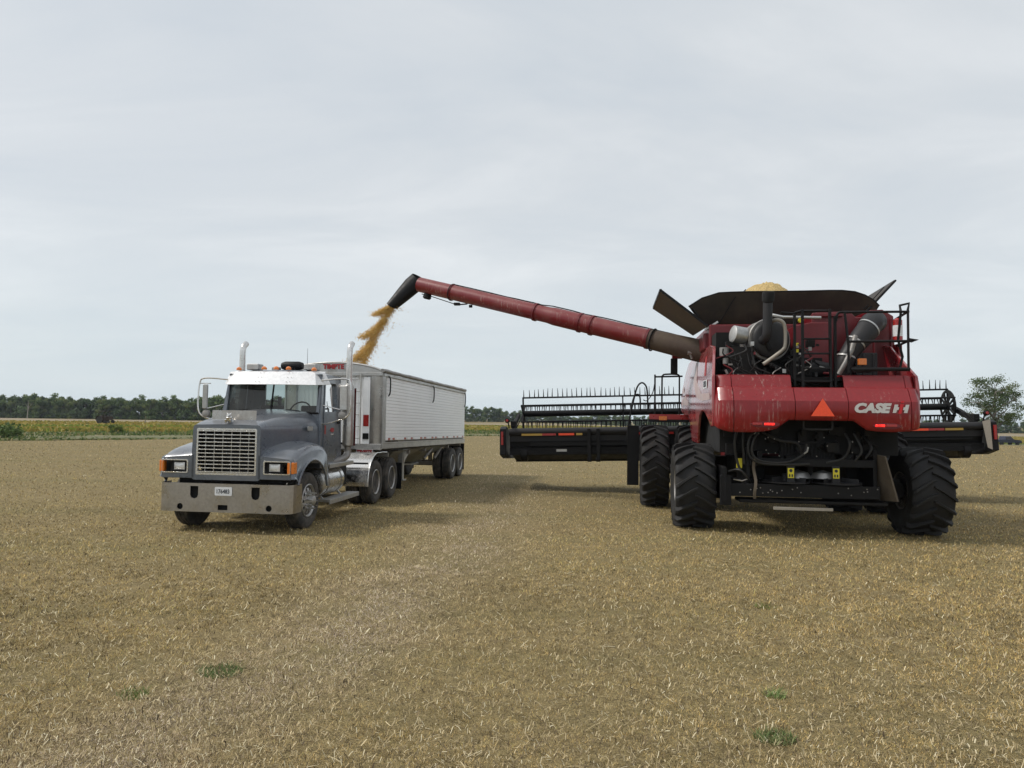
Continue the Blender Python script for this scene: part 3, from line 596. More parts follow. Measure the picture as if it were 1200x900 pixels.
        k=len(rows[0]); mb.add([p for r in rows for p in r],[(i*k+j,(i+1)*k+j,(i+1)*k+j+1,i*k+j+1) for i in range(len(rows)-1) for j in range(k-1)])
        # front face with lamp opening
        o_=[(sy*y,z) for y,z in ((.60,.965),(1.20,.965),(1.205,1.28),(1.16,1.315),(.60,1.37))]; hole=[(sy*y,z) for y,z in rrect(.715,1.185,1.055,1.275,.02)]
        mb.plate(o_,[hole],lambda u,v,w:(.80+w,u,v),.045); mb.b2(.5,.82,sy*.60,sy*1.2,.955,.972)
        mb.build(nm,'slate',T,angle=40,solid=.012)
        lip=MB(); pts=[(-.02+.725*math.cos(a),sy*1.258,.55+.725*math.sin(a)) for a in [R(q) for q in range(25,175,10)]]+[(-.75,sy*1.258,.74)]; lip.tube(pts,.022,8); lip.build('fender_lip','slate',T)
        hl=MB(); hl.plate([(sy*y,z) for y,z in rrect(.70,1.20,1.045,1.285,.03)],[[(sy*y,z) for y,z in rrect(.725,1.18,1.065,1.265,.02)]],lambda u,v,w:(.83+w,u,v),.03); H=hl.build('headlight','chrome',T,bevel=.004)
        MB().b2(.78,.81,sy*.72,sy*1.04,1.06,1.27).build('bezel','black',H)
        lm=MB(); lm.grid(lambda u,v:(.812+.03*math.sin(PI*u)**.5*math.sin(PI*v)**.5 if 0<u<1 and 0<v<1 else .812,sy*(.79+.20*u),1.10+.13*v),9,7); lm.build('lamp_lens','lens',H)
        ts=MB(); ts.b2(.80,.862,sy*(1.14 if sy>0 else 1.165),sy*1.20,1.065,1.265); ts.b2(.70,.845,sy*1.20,sy*1.255,1.065,1.265); ts.build('turn_signal','amber',T,bevel=.012)
        MB().plate([(u,v) for u,v in rrect(-.62,-.40,1.80,1.88,.015)],[],lambda u,v,w:(u,sy*(.965+.03*(-u-.4)+w),v),.01).build('hood_vent','alu',T)
    # stainless bug deflector and ornament
    bd=MB(); bd.plate(rrect(-.42,.42,0,.17,.01,2),[],lambda u,v,w:(.60-.05*v+w,u,1.995+v),.006); bd.build('bug_deflector','bump',T)
    od=MB(); od.lathe([(0,.02),(.03,.05),(.09,.06),(.13,.03),(.14,.005)],(.77,.0,1.945),(0,0,1),14); od.tube([(.75,0,2.03),(.80,0,2.07),(.84,0,2.075)],[.035,.04,.022],10); od.tube([(.70,0,1.97),(.72,0,2.03)],[.05,.03],8)
    for s in (-1,1): od.tube([(.79,s*.02,2.09),(.78,s*.045,2.12)],[.015,.006],6); od.tube([(.80,s*.04,1.95),(.83,s*.045,2.0)],[.02,.018],6)
    od.build('hood_ornament','chrome',T)
    # cab
    cb=MB(); 
    for sy in (-1,1):
        o_=[(-.87,1.05),(-2.02,1.05),(-2.05,1.2),(-2.05,2.85),(-1.95,2.93),(-1.12,2.93),(-1.0,2.75),(-.88,2.15)]
        win=[(-1.02,2.16),(-1.14,2.72),(-1.20,2.76),(-1.72,2.76),(-1.76,2.72),(-1.76,2.20),(-1.72,2.16)]
        cb.plate(o_,[win],lambda u,v,w:(u,sy*(1.04-.055*max(0,(v-2.15)/.8)-w),v),.05)
    ro=rrect(-1.0,1.0,0,1,.0)
    def roof(u,v):
        x=-.98-1.07*u; y=-1+2*v; edge=1-abs(y)**4; ez=interp(u,[(0,0),(.1,.05),(.5,.09),(.9,.07),(1,-.02)]); return (x,y*.99,2.90+ez*edge+.05*edge)
    cb.grid(roof,14,17); cb.b2(-2.05,-2.0,-1.0,1.0,1.05,2.18); cb.b2(-2.05,-2.0,-1.0,-.68,2.18,2.93); cb.b2(-2.05,-2.0,.68,1.0,2.18,2.93); cb.b2(-2.05,-2.0,-.68,.68,2.76,2.93)
    cb.b2(-2.0,-.87,-1.0,1.0,1.05,1.10); cb.b2(-.93,-.87,-.99,.99,1.1,2.14)
    for sy in (-1,1): cb.beam((-.885,sy*.97,2.14),(-1.06,sy*.95,2.92),.06,.07)
    cb.beam((-1.06,-.97,2.86),(-1.06,.97,2.86),.10,.12)
    cb.build('cab','slate',T,angle=40)
    ws=MB()
    for sy in (-1,1): ws.add([(-.86,sy*.012,2.15),(-.90,sy*.95,2.16),(-1.03,sy*.92,2.82),(-1.00,sy*.012,2.82)],[(0,1,2,3)])
    wsx=ws.build('windscreen','tint',T)
    fr=MB(); fr.tube([(-.845,0,2.14),(-.99,0,2.83)],.018,8); fr.tube([(-.86,-.98,2.14),(-.84,0,2.13),(-.86,.98,2.14)],.022,8)
    for sy in (-1,1): fr.tube([(-.87,sy*.965,2.13),(-1.02,sy*.93,2.84)],.022,8)
    fr.tube([(-1.03,-.93,2.84),(-.99,0,2.84),(-1.03,.93,2.84)],.022,8); fr.build('windscreen_seal','black',wsx)
    for (y0,y1) in ((-.75,-.30),(.12,.62)):
        w=MB(); w.tube([(-.83,y0,2.16),(-.845,(y0+y1)/2,2.20),(-.85,y1,2.175)],.011,6); w.tube([(-.83,y0-.03,2.13),(-.83,y0+.1,2.16)],.014,6); w.build('wiper','black',T)
    # interior
    it=MB(); it.b2(-1.25,-.93,-.95,.95,1.9,2.13)
    it.b2(-1.9,-1.45,.18,.68,1.4,1.62); it.b2(-1.97,-1.83,.20,.66,1.6,2.3); it.b2(-1.9,-1.45,-.72,-.2,1.4,1.62); it.b2(-1.97,-1.83,-.70,-.22,1.6,2.3)
    it.build('cab_interior','blackseat',T,bevel=.03)
    sw=MB(); c0=Vector((-1.28,.43,2.17)); u=Vector((0,1,0)); v=Vector((-.45,0,.9)).normalized(); sw.tube([c0+u*math.cos(a)*.22+v*math.sin(a)*.22 for a in [2*PI*i/24 for i in range(24)]],.016,8,closed=True); sw.beam(c0-u*.2,c0+u*.2,.03,.02); sw.cyl(c0,(-1.1,.43,1.95),.03,8); sw.build('steering_wheel','black',T)
    for sy in (-1,1):
        D=MB(); D.plate([(-1.0,1.25),(-1.86,1.25),(-1.88,2.86),(-1.16,2.86),(-1.0,2.14)],[[(-1.05,2.17),(-1.16,2.72),(-1.22,2.76),(-1.70,2.76),(-1.75,2.72),(-1.75,2.20),(-1.70,2.17)]],lambda u,v,w:(u,sy*(1.043-.055*max(0,(v-2.15)/.8)+w),v),.012); d=D.build('door','slate',T)
        MB().add([(-1.04,sy*1.0,2.16),(-1.75,sy*1.0,2.16),(-1.75,sy*.96,2.77),(-1.17,sy*.96,2.77)],[(0,1,2,3)]).build('side_window','sideglass',T)
        MB().box((-1.78,sy*1.075,1.95),(.14,.03,.05)).build('handle','black',d,bevel=.01)
        MB().lathe([(0,.11),(.006,.105)],(0,0,0),(0,1,0),24).xf(lambda x,y,z:(-1.45+x,sy*(1.057)+sy*y,1.80+z*.42)).build('door_emblem','logored',d)
        MB().b2(-1.52,-1.38,sy*1.056,sy*1.062,1.70,1.725).build('door_lettering','logo',d)
        MB().plate(rrect(-1.10,-1.04,1.72,1.90,.01,2),[],lambda u,v,w:(u,sy*(1.056+w),v),.004).build('door_sticker','redlens',d)
        # mirrors
        m=MB(); yo=sy*1.56
        m.tube(curve([(-1.0,sy*.98,2.80),(-.98,sy*1.35,2.83),(-.98,yo-sy*.03,2.82),(-.97,yo+sy*.03,2.76),(-.95,yo+sy*.05,2.5),(-.95,yo+sy*.02,2.12),(-.95,sy*1.3,1.98),(-.96,sy*1.03,1.92)],5),.016,8)
        m.tube([(-.97,sy*1.36,2.72),(-.97,yo+sy*.02,2.72)],.012,6); m.tube([(-.97,sy*1.03,2.3),(-.97,yo-sy*.1,2.2)],.01,6)
        m.build('mirror_bracket','chrome',T)
        mm=MB().box((-.97,sy*1.47,2.45),(.07,.17 if sy>0 else .10,.50),(0,0,sy*R(-12))); mi=mm.build('mirror','alu',T,bevel=.02)
        MB().lathe([(-.03,.085),(.0,.09),(.03,.075),(.045,.03)],(-.97,sy*1.44,2.10),(1,0,0.1),22).build('spot_mirror','steel',mi)
    # visor
    vz=MB(); top=[(-1.10,-1.01),(-1.00,-.84),(-.97,-.4),(-.96,0),(-.97,.4),(-1.00,.84),(-1.10,1.01)]; bot=[(-1.12,-1.13),(-.84,-.93),(-.72,-.45),(-.70,0),(-.72,.45),(-.84,.93),(-1.12,1.13)]
    vz.add([(x,y,2.965) for x,y in top]+[(x,y,(2.70 if 0<i<6 else 2.72)) for i,(x,y) in enumerate(bot)],[(i,i+1,8+i,7+i) for i in range(6)])
    vz.add([(x,y,2.965) for x,y in top]+[(x-.12,y*.97,2.985) for x,y in top],[(i,i+1,8+i,7+i) for i in range(6)])
    V_=vz.build('visor','visor',T,angle=18,solid=.008)
    rv=MB()
    for y in (-.6,-.27,-.2,.33,.40): 
        for q in (.15,.5,.85): 
            i=min(int((y+1.01)/.337),5); rv.lathe([(0,.010),(.004,.006)],(-.955+.26*q-.02*abs(y)-.005,y*(1+.08*q),2.975-.265*q+.006),(.7,0,.75),8)
    rv.build('rivet','steel',V_)
    for y in (-.80,-.26,0,.26,.80): 
        l=MB(); l.lathe([(0,.05),(.035,.05),(.06,.03),(.068,.005)],(0,0,0),(0,0,1),14).xf(lambda a,b,c:(a*1.3-1.05,b+y,c+2.985+.03*(1-y*y))); l.build('marker_light','amber',T)
    for y in (-.62,.62): 
        l=MB().b2(-1.5,-1.25,y-.13,y+.13,3.02,3.15).b2(-1.42,-1.33,y-.04,y+.04,2.95,3.03); l.build('work_light','alu',T,bevel=.02)
    l=MB(); l.lathe([(-.24,.02),(-.23,.07),(-.15,.095),(.15,.095),(.23,.07),(.24,.02)],(-1.75,.03,3.14),(0,1,0),20); l.b2(-1.8,-1.7,-.1,.12,2.97,3.08); l.build('roof_air_tank','black',T)
    MB().b2(-1.62,-1.46,-.30,-.16,3.0,3.10).build('roof_lamp','alu',T,bevel=.015)
    MB().tube([(-1.6,.42,2.98),(-1.6,.42,3.5)],[.006,.003],5).build('antenna','black',T)
    # exhausts
    for sy in (-1,1):
        x0,y0=-2.22,(1.12 if sy>0 else -1.34)
        e=MB(); e.tube(curve([(x0,y0,2.75),(x0,y0,3.2),(x0,y0,3.46),(x0-.03,y0,3.59),(x0-.14,y0,3.68)],5),.065,16,cap=False); E_=e.build('exhaust_stack','chrome',T,solid=.004)
        mf=MB(); mf.lathe([(0,.07),(.03,.12),(1.27,.12),(1.33,.09),(1.36,.066)],(x0,y0,1.43),(0,0,1),24); mf.build('muffler','bump',T)
        gd=MB(); gd.plate([(-.13,0),(.13,0),(.13,1.25),(-.13,1.25)],[rrect(-.09+.0,.09,.1+.3*i,.3+.3*i,.02,2) for i in range(0)],lambda u,v,w:(x0-.12+.03*math.cos(u*9),y0+u,1.45+v),.02); gd.build('heat_shield','redd',T,label='dark red heat shield strip behind the muffler')
        pp=MB(); pp.tube(curve([(x0,y0,1.45),(x0,y0,1.30),(x0+.12,y0-sy*.02,1.20),(x0+.5,y0-sy*.12,1.12),(x0+.9,y0-sy*.25,1.08)],5),.075,14); pp.build('exhaust_pipe','steel',T)
        br=MB(); br.beam((x0,y0,1.5),(x0,sy*.45,1.5),.06,.04); br.beam((x0,y0,2.4),(x0,sy*.45,2.4),.05,.03); br.beam((x0,sy*.45,.95),(x0,sy*.45,2.5),.06,.06); br.build('exhaust_bracket','frame',T)
        # tank and steps
        tk=MB(); tk.lathe([(0,.02),(.01,.26),(.03,.30),(1.10,.30),(1.12,.26),(1.13,.02)],(-2.05,sy*.84,.76),(1,0,0),32)
        tk.build('fuel_tank','chrome',T)
        for x in (-1.85,-1.15): st=MB(); st.lathe([(-.03,.305),(.03,.305)],(x,sy*.84,.76),(1,0,0),32); st.build('tank_strap','steel',T)
        s1=MB(); s1.b2(-2.45,-1.05,sy*.93,sy*1.18,1.085,1.125); s1.b2(-2.45,-1.05,sy*1.16,sy*1.185,1.04,1.12); s1.build('upper_step','alu',T,bevel=.006)
        s2=MB(); s2.b2(-2.75,-1.0,sy*.95,sy*1.22,.37,.42); s2.b2(-2.75,-1.0,sy*1.2,sy*1.225,.33,.42); s2.beam((-1.2,sy*1.0,.4),(-1.2,sy*.8,.6),.04,.04); s2.beam((-2.2,sy*1.0,.4),(-2.2,sy*.8,.6),.04,.04); s2.build('lower_step','alu',T,bevel=.006)
        bx=MB().b2(-2.95,-2.2,sy*.5,sy*.85,.55,1.0); bx.build('battery_box','frame',T,bevel=.02)
        # half fender
        hf=MB(); cx,cz,rr=-4.02,.52,.70
        angs=[R(q) for q in range(-4,100,6)]
        pts=[(cx+rr*math.cos(a)*1.02,cz+rr*math.sin(a)) for a in angs]; pts=pts+[(cx-.35,cz+rr),(cx-.75,cz+rr-.02)]
        hf.add([(x,sy*.60,z) for x,z in pts]+[(x,sy*1.235,z) for x,z in pts],[(i,i+1,len(pts)+i+1,len(pts)+i) for i in range(len(pts)-1)])
        hf.build('rear_fender','chrome',T,solid=.012,angle=50)
        MB().tube([(x,sy*1.235,z) for x,z in pts],.016,8).build('fender_edge','chrome',T)
        MB().cyl((cx+.68,sy*.45,1.0),(cx+.68,sy*1.22,1.0),.022,10).build('fender_rod','black',T)
        MB().b2(-6.22,-6.20,sy*.65,sy*1.22,.15,.85).build('mudflap','black',T)
    fw=MB(); fw.lathe([(0,.45),(.04,.47),(.06,.40)],(-4.7,0,1.08),(0,0,1),28); fw.b2(-5.1,-4.3,-.35,.35,1.0,1.08); fw.build('fifth_wheel','frame',T)
    ah=MB()
    for i,yy in enumerate((-.15,0,.15)): ah.tube(curve([(-2.1,yy,1.7),(-2.5,yy*1.3,1.35),(-2.9,yy*1.4,1.3),(-3.15,yy*1.2,1.6)],5),.018,6)
    ah.build('air_hose','hose',T)
    return T
build_truck()

# ------------------------------------------------------------------ TRAILER
def build_trailer():
    T=thing('grain_trailer','long white ribbed hopper trailer with open top, hitched behind the grey truck','trailer',(-3.2194,25.2574,0),R(260.5))
    X0,X1=-1.45,7.30; sl=lambda x,y,z:(x,y,z+.0145*(x+1.45))
    z0,z1=1.17,3.03
    for sy in (1,-1):
        # ribbed wall: profile over z extruded along x
        prof=[]; n=19; a,b=z0+.20,z1-.07
        for i in range(n):
            zc=a+(b-a)*i/n; st=(b-a)/n; prof+=[(1.266,zc),(1.285,zc+.008),(1.285,zc+st-.010)]
        prof.append((1.266,b)); k=len(prof)
        m=MB(); m.add([(x,sy*p[0],p[1]) for x in (X0,X1-.15) for p in prof],[(i,i+1,k+i+1,k+i) for i in range(k-1)]); m.add([(X0,sy*1.24,a),(X1-.15,sy*1.24,a),(X1-.15,sy*1.24,b),(X0,sy*1.24,b)],[(0,1,2,3)])
        m.xf(sl); m.build('side_panel','slat',T,angle=20)
        r=MB(); r.b2(X0-.02,X1,sy*1.22,sy*1.30,z0,z0+.15); r.b2(X0-.02,X1,sy*1.28,sy*1.31,z0+.13,z0+.16); r.xf(sl); r.build('bottom_rail','alu',T,bevel=.006)
        r=MB(); r.b2(X0-.02,X1+.02,sy*1.21,sy*1.32,z1-.075,z1); r.xf(sl); r.build('top_rail','alu',T,bevel=.01)
        tp=MB(); zt=z0+.215
        spots=[]; x=X1-.35
        for x in (6.9,6.55,5.6,5.0,4.1,3.7,2.9,2.5,1.6,1.1,.2,-.3,-1.1): spots.append(x)
        for x in spots: 
            tp.mi=0; tp.b2(x-.15,x,sy*1.287,sy*1.292,zt,zt+.05); tp.mi=1; tp.b2(x-.30,x-.15,sy*1.287,sy*1.292,zt,zt+.05)
        tp.xf(sl); tp.build('reflective_tape',['redlens','white'],T)
        for x in (7.0,2.95,-1.25):
            h=MB(); h.tube(curve([(x+.05,sy*1.31,z1-.06),(x,sy*1.35,z1-.12),(x,sy*1.35,z1-.45),(x+.05,sy*1.33,z1-.55)],4),.018,8); h.xf(sl); h.build('tarp_hook','black',T)
    tr=MB(); P=[]; rs=[]
    for i in range(26): x=X1+.12-(X1-X0+.2)*i/25; P.append((x,1.285+.008*math.sin(i*1.7),z1+.055+.006*math.sin(i*2.3))); rs.append(.050+.006*math.sin(i*1.1))
    tr.tube(P,rs,12); tr.xf(sl); tr.build('rolled_tarp','steel',T,label='dusty grey tarp rolled up along the top rail')
    # front wall
    fw=MB(); prof=[]; n=22; 
    for i in range(n):
        y=-1.2+2.4*i/n; prof+=[(X1-.02,y),(X1,y+.02),(X1,y+.075),(X1-.02,y+.095)]
    prof.append((X1-.02,1.2)); k=len(prof); fw.add([(p[0],p[1],z) for z in (z0+.1,z1) for p in prof],[(i,i+1,k+i+1,k+i) for i in range(k-1)]); fw.add([(X1-.05,-1.2,z0+.1),(X1-.05,1.2,z0+.1),(X1-.05,1.2,z1),(X1-.05,-1.2,z1)],[(0,1,2,3)])
    fw.xf(sl); fw.build('front_wall','slat',T,angle=20)
    rw=MB(); rw.b2(X0-.03,X0,-1.25,1.25,z0,z1); rw.xf(sl); rw.build('rear_wall','slat',T)
    for sy in (1,-1):
        cp=MB(); cp.add([(X1+.035+.03*math.cos(q),sy*(1.28-.30*(1-q/PI)),z) for z in (z0,z1) for q in [PI*i/10 for i in range(11)]],[(i,i+1,12+i,11+i) for i in range(10)]); cp.xf(sl); cp.build('corner_post','bump',T,solid=.02)
        cq=MB(); cq.b2(X1-.16,X1+.03,sy*1.265,sy*1.305,z0,z1); cq.xf(sl); cq.build('corner_trim','alu',T,bevel=.01)
    bs=MB(); bs.b2(X1,X1+.10,-1.28,1.28,z0-.02,z0+.12); bs.b2(X1,X1+.08,-1.28,1.28,z1-.07,z1+.02); bs.xf(sl); bs.build('front_rail','alu',T,bevel=.008)
    # arched caps
    for xc in (X1+.02,X0):
        ar=MB(); pts=[(-1.28,z1)]+[(-1.28+2.56*i/24,z1+.02+.24*math.sin(PI*i/24)**.6) for i in range(25)]+[(1.28,z1)]
        ar.prism(pts,0,xc,xc+.05); ar.tube([(xc+.03,p[0],p[1]) for p in pts[1:-1]],.03,8); ar.xf(sl); ar.build('end_cap','alu',T)
    text('TIMPTE','front_lettering','logored',T,.16,(X1+.085,-.0,z1+.155+.125),((0,1,0),(0,0,1)),.008,0,.004,1.05)
    bw=MB()
    for x in (.3,2.1,3.9,5.7): bw.tube([(x,-1.26+2.52*i/16,z1+.02+.26*math.sin(PI*i/16)**.6) for i in range(17)],.018,6)
    bw.xf(sl); bw.build('tarp_bow','alu',T)
    # ladder, box and sign on the front wall
    ld=MB()
    for y in (.38,.74): ld.tube([(X1+.12,y,z0+.1),(X1+.12,y,z1-.02)],.02,8)
    for i in range(6): z=z0+.25+i*.29; ld.tube([(X1+.12,.38,z),(X1+.12,.74,z)],.014,6)
    ld.xf(sl); ld.build('ladder','alu',T)
    pn=MB(); pn.b2(X1+.0,X1+.06,.78,.96,z0+.12,z1-.1); pn.xf(sl); pn.build('side_strip','slat',T,bevel=.005)
    st=MB(); st.b2(X1+.062,X1+.068,.80,.94,1.72,2.0); st.xf(sl); st.build('red_placard','redlens',T,label='red warning placard on the front wall')
    st=MB(); st.b2(X1+.062,X1+.10,.80,.95,1.40,1.55); st.xf(sl); st.build('document_box','black',T,bevel=.015)
    st=MB(); st.b2(X1-.0,X1+.03,.62,1.05,z0-.15,z0-.02); st.xf(sl); st.build('reflector_plate','white',T)
    text('TIMPTE','plate_lettering','logored',T,.12,(X1+.034,.835,z0+.125-.085),((0,1,0),(0,0,1)),.008,0,.002,1.0)
    # hoppers
    for (xa,xb) in ((6.2,3.3),(3.1,.35)):
        h=MB(); xm=(xa+xb)/2; zt=z0+.02; zb=.62
        top=[(xa,-1.2,zt),(xa,1.2,zt),(xb,1.2,zt),(xb,-1.2,zt)]; bt=[(xm+.3,-.35,zb),(xm+.3,.35,zb),(xm-.3,.35,zb),(xm-.3,-.35,zb)]
        h.add(top+bt,[(0,1,5,4),(1,2,6,5),(2,3,7,6),(3,0,4,7),(4,5,6,7)]); h.b2(xm-.4,xm+.4,-.42,.42,zb-.06,zb)
        h.build('hopper','alu',T,bevel=.01)
    fm=MB()
    for sy in (-1,1): fm.b2(-1.4,6.9,sy*.48,sy*.56,z0-.14,z0)
    for x in (6.6,4.8,3.2,.5,-1.2): fm.b2(x-.04,x+.04,-1.2,1.2,z0-.10,z0)
    for x in (0,-1.07): fm.cyl((x,-.95,.5),(x,.95,.5),.07,12)
    for sy in (-1,1):
        for x in (.25,-.85): fm.beam((x,sy*.5,.62),(x,sy*.5,1.1),.12,.1)
        fm.beam((3.1,sy*.52,1.1),(1.0,sy*.52,.7),.05,.07); fm.tube([(1.2,sy*.9,.75),(.9,sy*1.05,1.1)],.05,8); fm.tube([(2.4,sy*.9,.8),(2.0,sy*1.05,1.1)],.05,8)
    fm.build('underframe','steel',T)
    for sy in (-1,1):
        l=MB(); l.b2(5.03,5.17,sy*.98,sy*1.12,.38,1.2); l.b2(4.98,5.22,sy*.93,sy*1.17,.34,.38); l.beam((5.1,sy*1.05,.75),(4.35,sy*1.05,1.16),.05,.04); l.beam((5.1,sy*1.05,.6),(5.1,0,1.1),.04,.03); l.add([(5.18,sy*1.12,1.2),(4.65,sy*1.12,1.2),(5.05,sy*1.12,.8),(5.18,sy*1.12,.8)],[(0,1,2,3)]); l.build('landing_leg','alu',T,bevel=.008)
        MB().b2(-1.62,-1.60,sy*.65,sy*1.25,.2,1.15).build('mudflap','black',T)
        for x in (0,-1.07): road_wheel(T,x,sy*1.11,sy,dual=True)
    MB().cyl((5.8,0,z0-.05),(5.8,0,z0-.2),.06,10).build('kingpin','steel',T)
    # grain already in the box
    L=T.matrix_basis; gr=MB()
    def gf(u,v): x=.2+6.9*u-1.5; y=-1.2+2.4*v; d=math.hypot((x-4.9)/2.2,y/1.1); return (x+1.3,y,1.9+.7*math.exp(-d*d)+.03*math.sin(x*9+y*7))
    gr.grid(lambda u,v:(-1.38+8.5*u,-1.2+2.4*v,1.9+.65*math.exp(-(((-1.38+8.5*u)-4.7)/1.8)**2-((-1.2+2.4*v)/1.0)**2)+.02*math.sin(u*60+v*17)),60,20)
    o=gr.build('grain_load',graincol); o.location=(-3.2194,25.2574,0); o.rotation_euler=(0,0,R(260.5)); tag(o,'golden soybeans piling up inside the open hopper trailer','grain',kind='stuff')
graincol,nt,out=newmat('soybean grain'); b=N(nt,'ShaderNodeBsdfPrincipled'); nt.links.new(b.outputs[0],out.inputs[0]); v=coords(nt); vo=nt.nodes.new('ShaderNodeTexVoronoi'); vo.inputs['Scale'].default_value=38; nt.links.new(v,vo.inputs['Vector'])
c=mix(nt,ramp(nt,vo.outputs['Distance'],[(.1,0.),(.7,1.)]).outputs[0],(.80,.60,.24),(.36,.23,.08)); c=mix(nt,ramp(nt,vo.outputs['Color'],[(.2,0.),(.8,.5)]).outputs[0],c,(.66,.50,.20)); nt.links.new(c,b.inputs['Base Color']); b.inputs['Roughness'].default_value=.6
bp=N(nt,'ShaderNodeBump'); bp.inputs['Distance'].default_value=.02; bp.invert=True; nt.links.new(vo.outputs['Distance'],bp.inputs['Height']); nt.links.new(bp.outputs[0],b.inputs['Normal'])
build_trailer()

# ------------------------------------------------------------------ COMBINE  (x forward away from camera, y left, z up; origin under the rear axle)
CO=(5.69,14.2,0); CA=R(82)
def c2w(p): c,s=math.cos(CA),math.sin(CA); return Vector((CO[0]+p[0]*c-p[1]*s,CO[1]+p[0]*s+p[1]*c,p[2]))
def build_combine():
    T=thing('combine_harvester','red combine harvester seen from behind, unloading grain through its long auger','combine harvester',CO,CA)
    for sy in (1,-1): ag_tyre(.835,.76,19,T,(0,sy*2.1,.82),sy)
    for sy in (1,-1):
        ag_tyre(1.0,.66,22,T,(3.5,sy*2.66,.985),sy,rimr=.5); ag_tyre(1.0,.66,22,T,(3.5,sy*1.78,.985),sy,rimr=.5)
    # rear red hood: columns of an x-z profile
    prof=lambda zb,up:[(-1.235,zb),(-1.27,zb+.03),(-1.30,zb+.10),(-1.315,2.30),(-1.30,2.475),(-1.14,2.715)]+([(-1.09,2.72),(-1.05,2.735),(-.96,2.945),(-.90,2.965),(-.6,2.97)] if up else [(-1.05,2.73),(-.9,2.73),(-.85,2.73),(-.8,2.73),(-.7,2.73)])
    def rear(ys,zb,up,nm,ox=None):
        mb=MB(); rows=[]
        for i,y in enumerate(ys):
            o=ox[i] if ox else 0; rows.append([(x+o,y,z) for x,z in prof(zb[i],up)])
        k=len(rows[0]); mb.add([p for r in rows for p in r],[(i*k+j,(i+1)*k+j,(i+1)*k+j+1,i*k+j+1) for i in range(len(rows)-1) for j in range(k-1)])
        return mb.build(nm,'red',T,angle=22,solid=.03)
    P1=rear([.447,.54,.76,.9,1.2,1.50],[2.13,2.13,1.97,1.93,1.90,1.90],True,'rear_panel')
    rear([1.512,1.60,1.68,1.76,1.80,1.83,1.84],[1.90,1.91,1.93,1.96,2.0,2.03,2.05],True,'corner_panel',[0,.005,.03,.09,.18,.35,.60])
    rear([-.455,-.2,.2,.435],[2.13]*4,False,'rear_panel')
    P3=rear([-.467,-.56,-.78,-.95,-1.2,-1.50],[2.13,2.13,1.97,1.95,1.94,1.96],True,'rear_panel')
    rear([-1.512,-1.58,-1.63,-1.68,-1.72,-1.74],[1.97,1.98,1.99,2.0,2.02,2.05],True,'corner_panel',[0,.005,.03,.09,.2,.6])
    # side panels
    out=[(-1.05,2.62),(-.98,2.95),(-.12,3.57),(.5,3.66),(3.2,3.66),(4.6,3.60),(4.9,3.3),(5.15,2.75),(5.05,2.35),(4.4,2.24),(3.3,2.22),(2.95,2.0),(2.75,1.62),(1.6,1.60),(1.35,1.95),(1.05,2.2),(.6,2.30),(.1,2.27),(-.4,2.12),(-.75,1.98),(-1.0,2.0)]
    for sy in (1,-1):
        mb=MB(); yf=lambda u,v:1.84 if sy>0 else 1.76
        mb.plate(out,[],lambda u,v,w:(u,sy*((1.86 if sy>0 else 1.76)-w-.16*max(0,(v-2.9))/.75-.05*max(0,2.3-v)),v),.06)
        sp=mb.build('side_panel','redside',T,bevel=.02)
        if sy>0:
            def dec(poly,nm,mat,off=.004): m=MB(); m.plate(poly,[],lambda u,v,w:(u,1.86+off-.16*max(0,(v-2.9))/.75-.05*max(0,2.3-v)+w,v),.002); m.build(nm,mat,sp)
            dec([(-.75,2.62),(.6,2.66),(1.6,3.0),(2.2,3.45),(2.6,3.45),(2.2,2.95),(1.4,2.60),(.4,2.50),(-.8,2.50)],'stripe_decal','swoosh')
            dec([(2.6,2.45),(4.9,2.5),(4.7,3.0),(3.6,2.62)],'stripe_decal','swoosh')
            dec([(.0,3.0),(.25,3.0),(.75,3.42),(.6,3.46)],'stripe_decal','logored')
            dec(rrect(-.35,.25,2.74,2.90,.02),'model_plate','white')
            m=MB(); m.plate([(-.98,2.66),(-.12,3.52),(-.06,3.50),(-.9,2.66)],[],lambda u,v,w:(u,1.872-.16*max(0,(v-2.9))/.75+w,v),.002)
    text('8250','model_number','ink',T,.16,(-.05,1.872,2.82),((-1,0,0),(0,0,1)),.004,0,.001,1.2)
    # triangle, lettering, lights
    tr=MB(); tr.prism([(-.215,2.205),(.185,2.205),(-.015,2.52)],0,-1.35,-1.345); 
    tr.v=[(x-( .0),y,z) for x,y,z in tr.v]; tr.build('warning_triangle','orange',T)
    text('CASE','maker_lettering','logo',T,.215,(-1.327,-.83,2.352),((0,-1,0),(0,0,1)),.014,.25,.006,1.15)
    ih=MB(); 
    def bar(y0,y1,z0_,z1_,mat): ih.mi=mat; ih.plate([(y0,z0_),(y1,z0_),(y1,z1_),(y0,z1_)],[],lambda u,v,w:(-1.327-w,u-.25*(v-2.28),v),.008)
    bar(-1.185,-1.242,2.28,2.425,0); bar(-1.368,-1.425,2.28,2.425,0); bar(-1.242,-1.268,2.33,2.38,0); bar(-1.342,-1.368,2.33,2.38,0); bar(-1.28,-1.33,2.265,2.435,1); bar(-1.28,-1.33,2.455,2.49,1)
    ih.build('maker_emblem',['logo','redbright'],T)
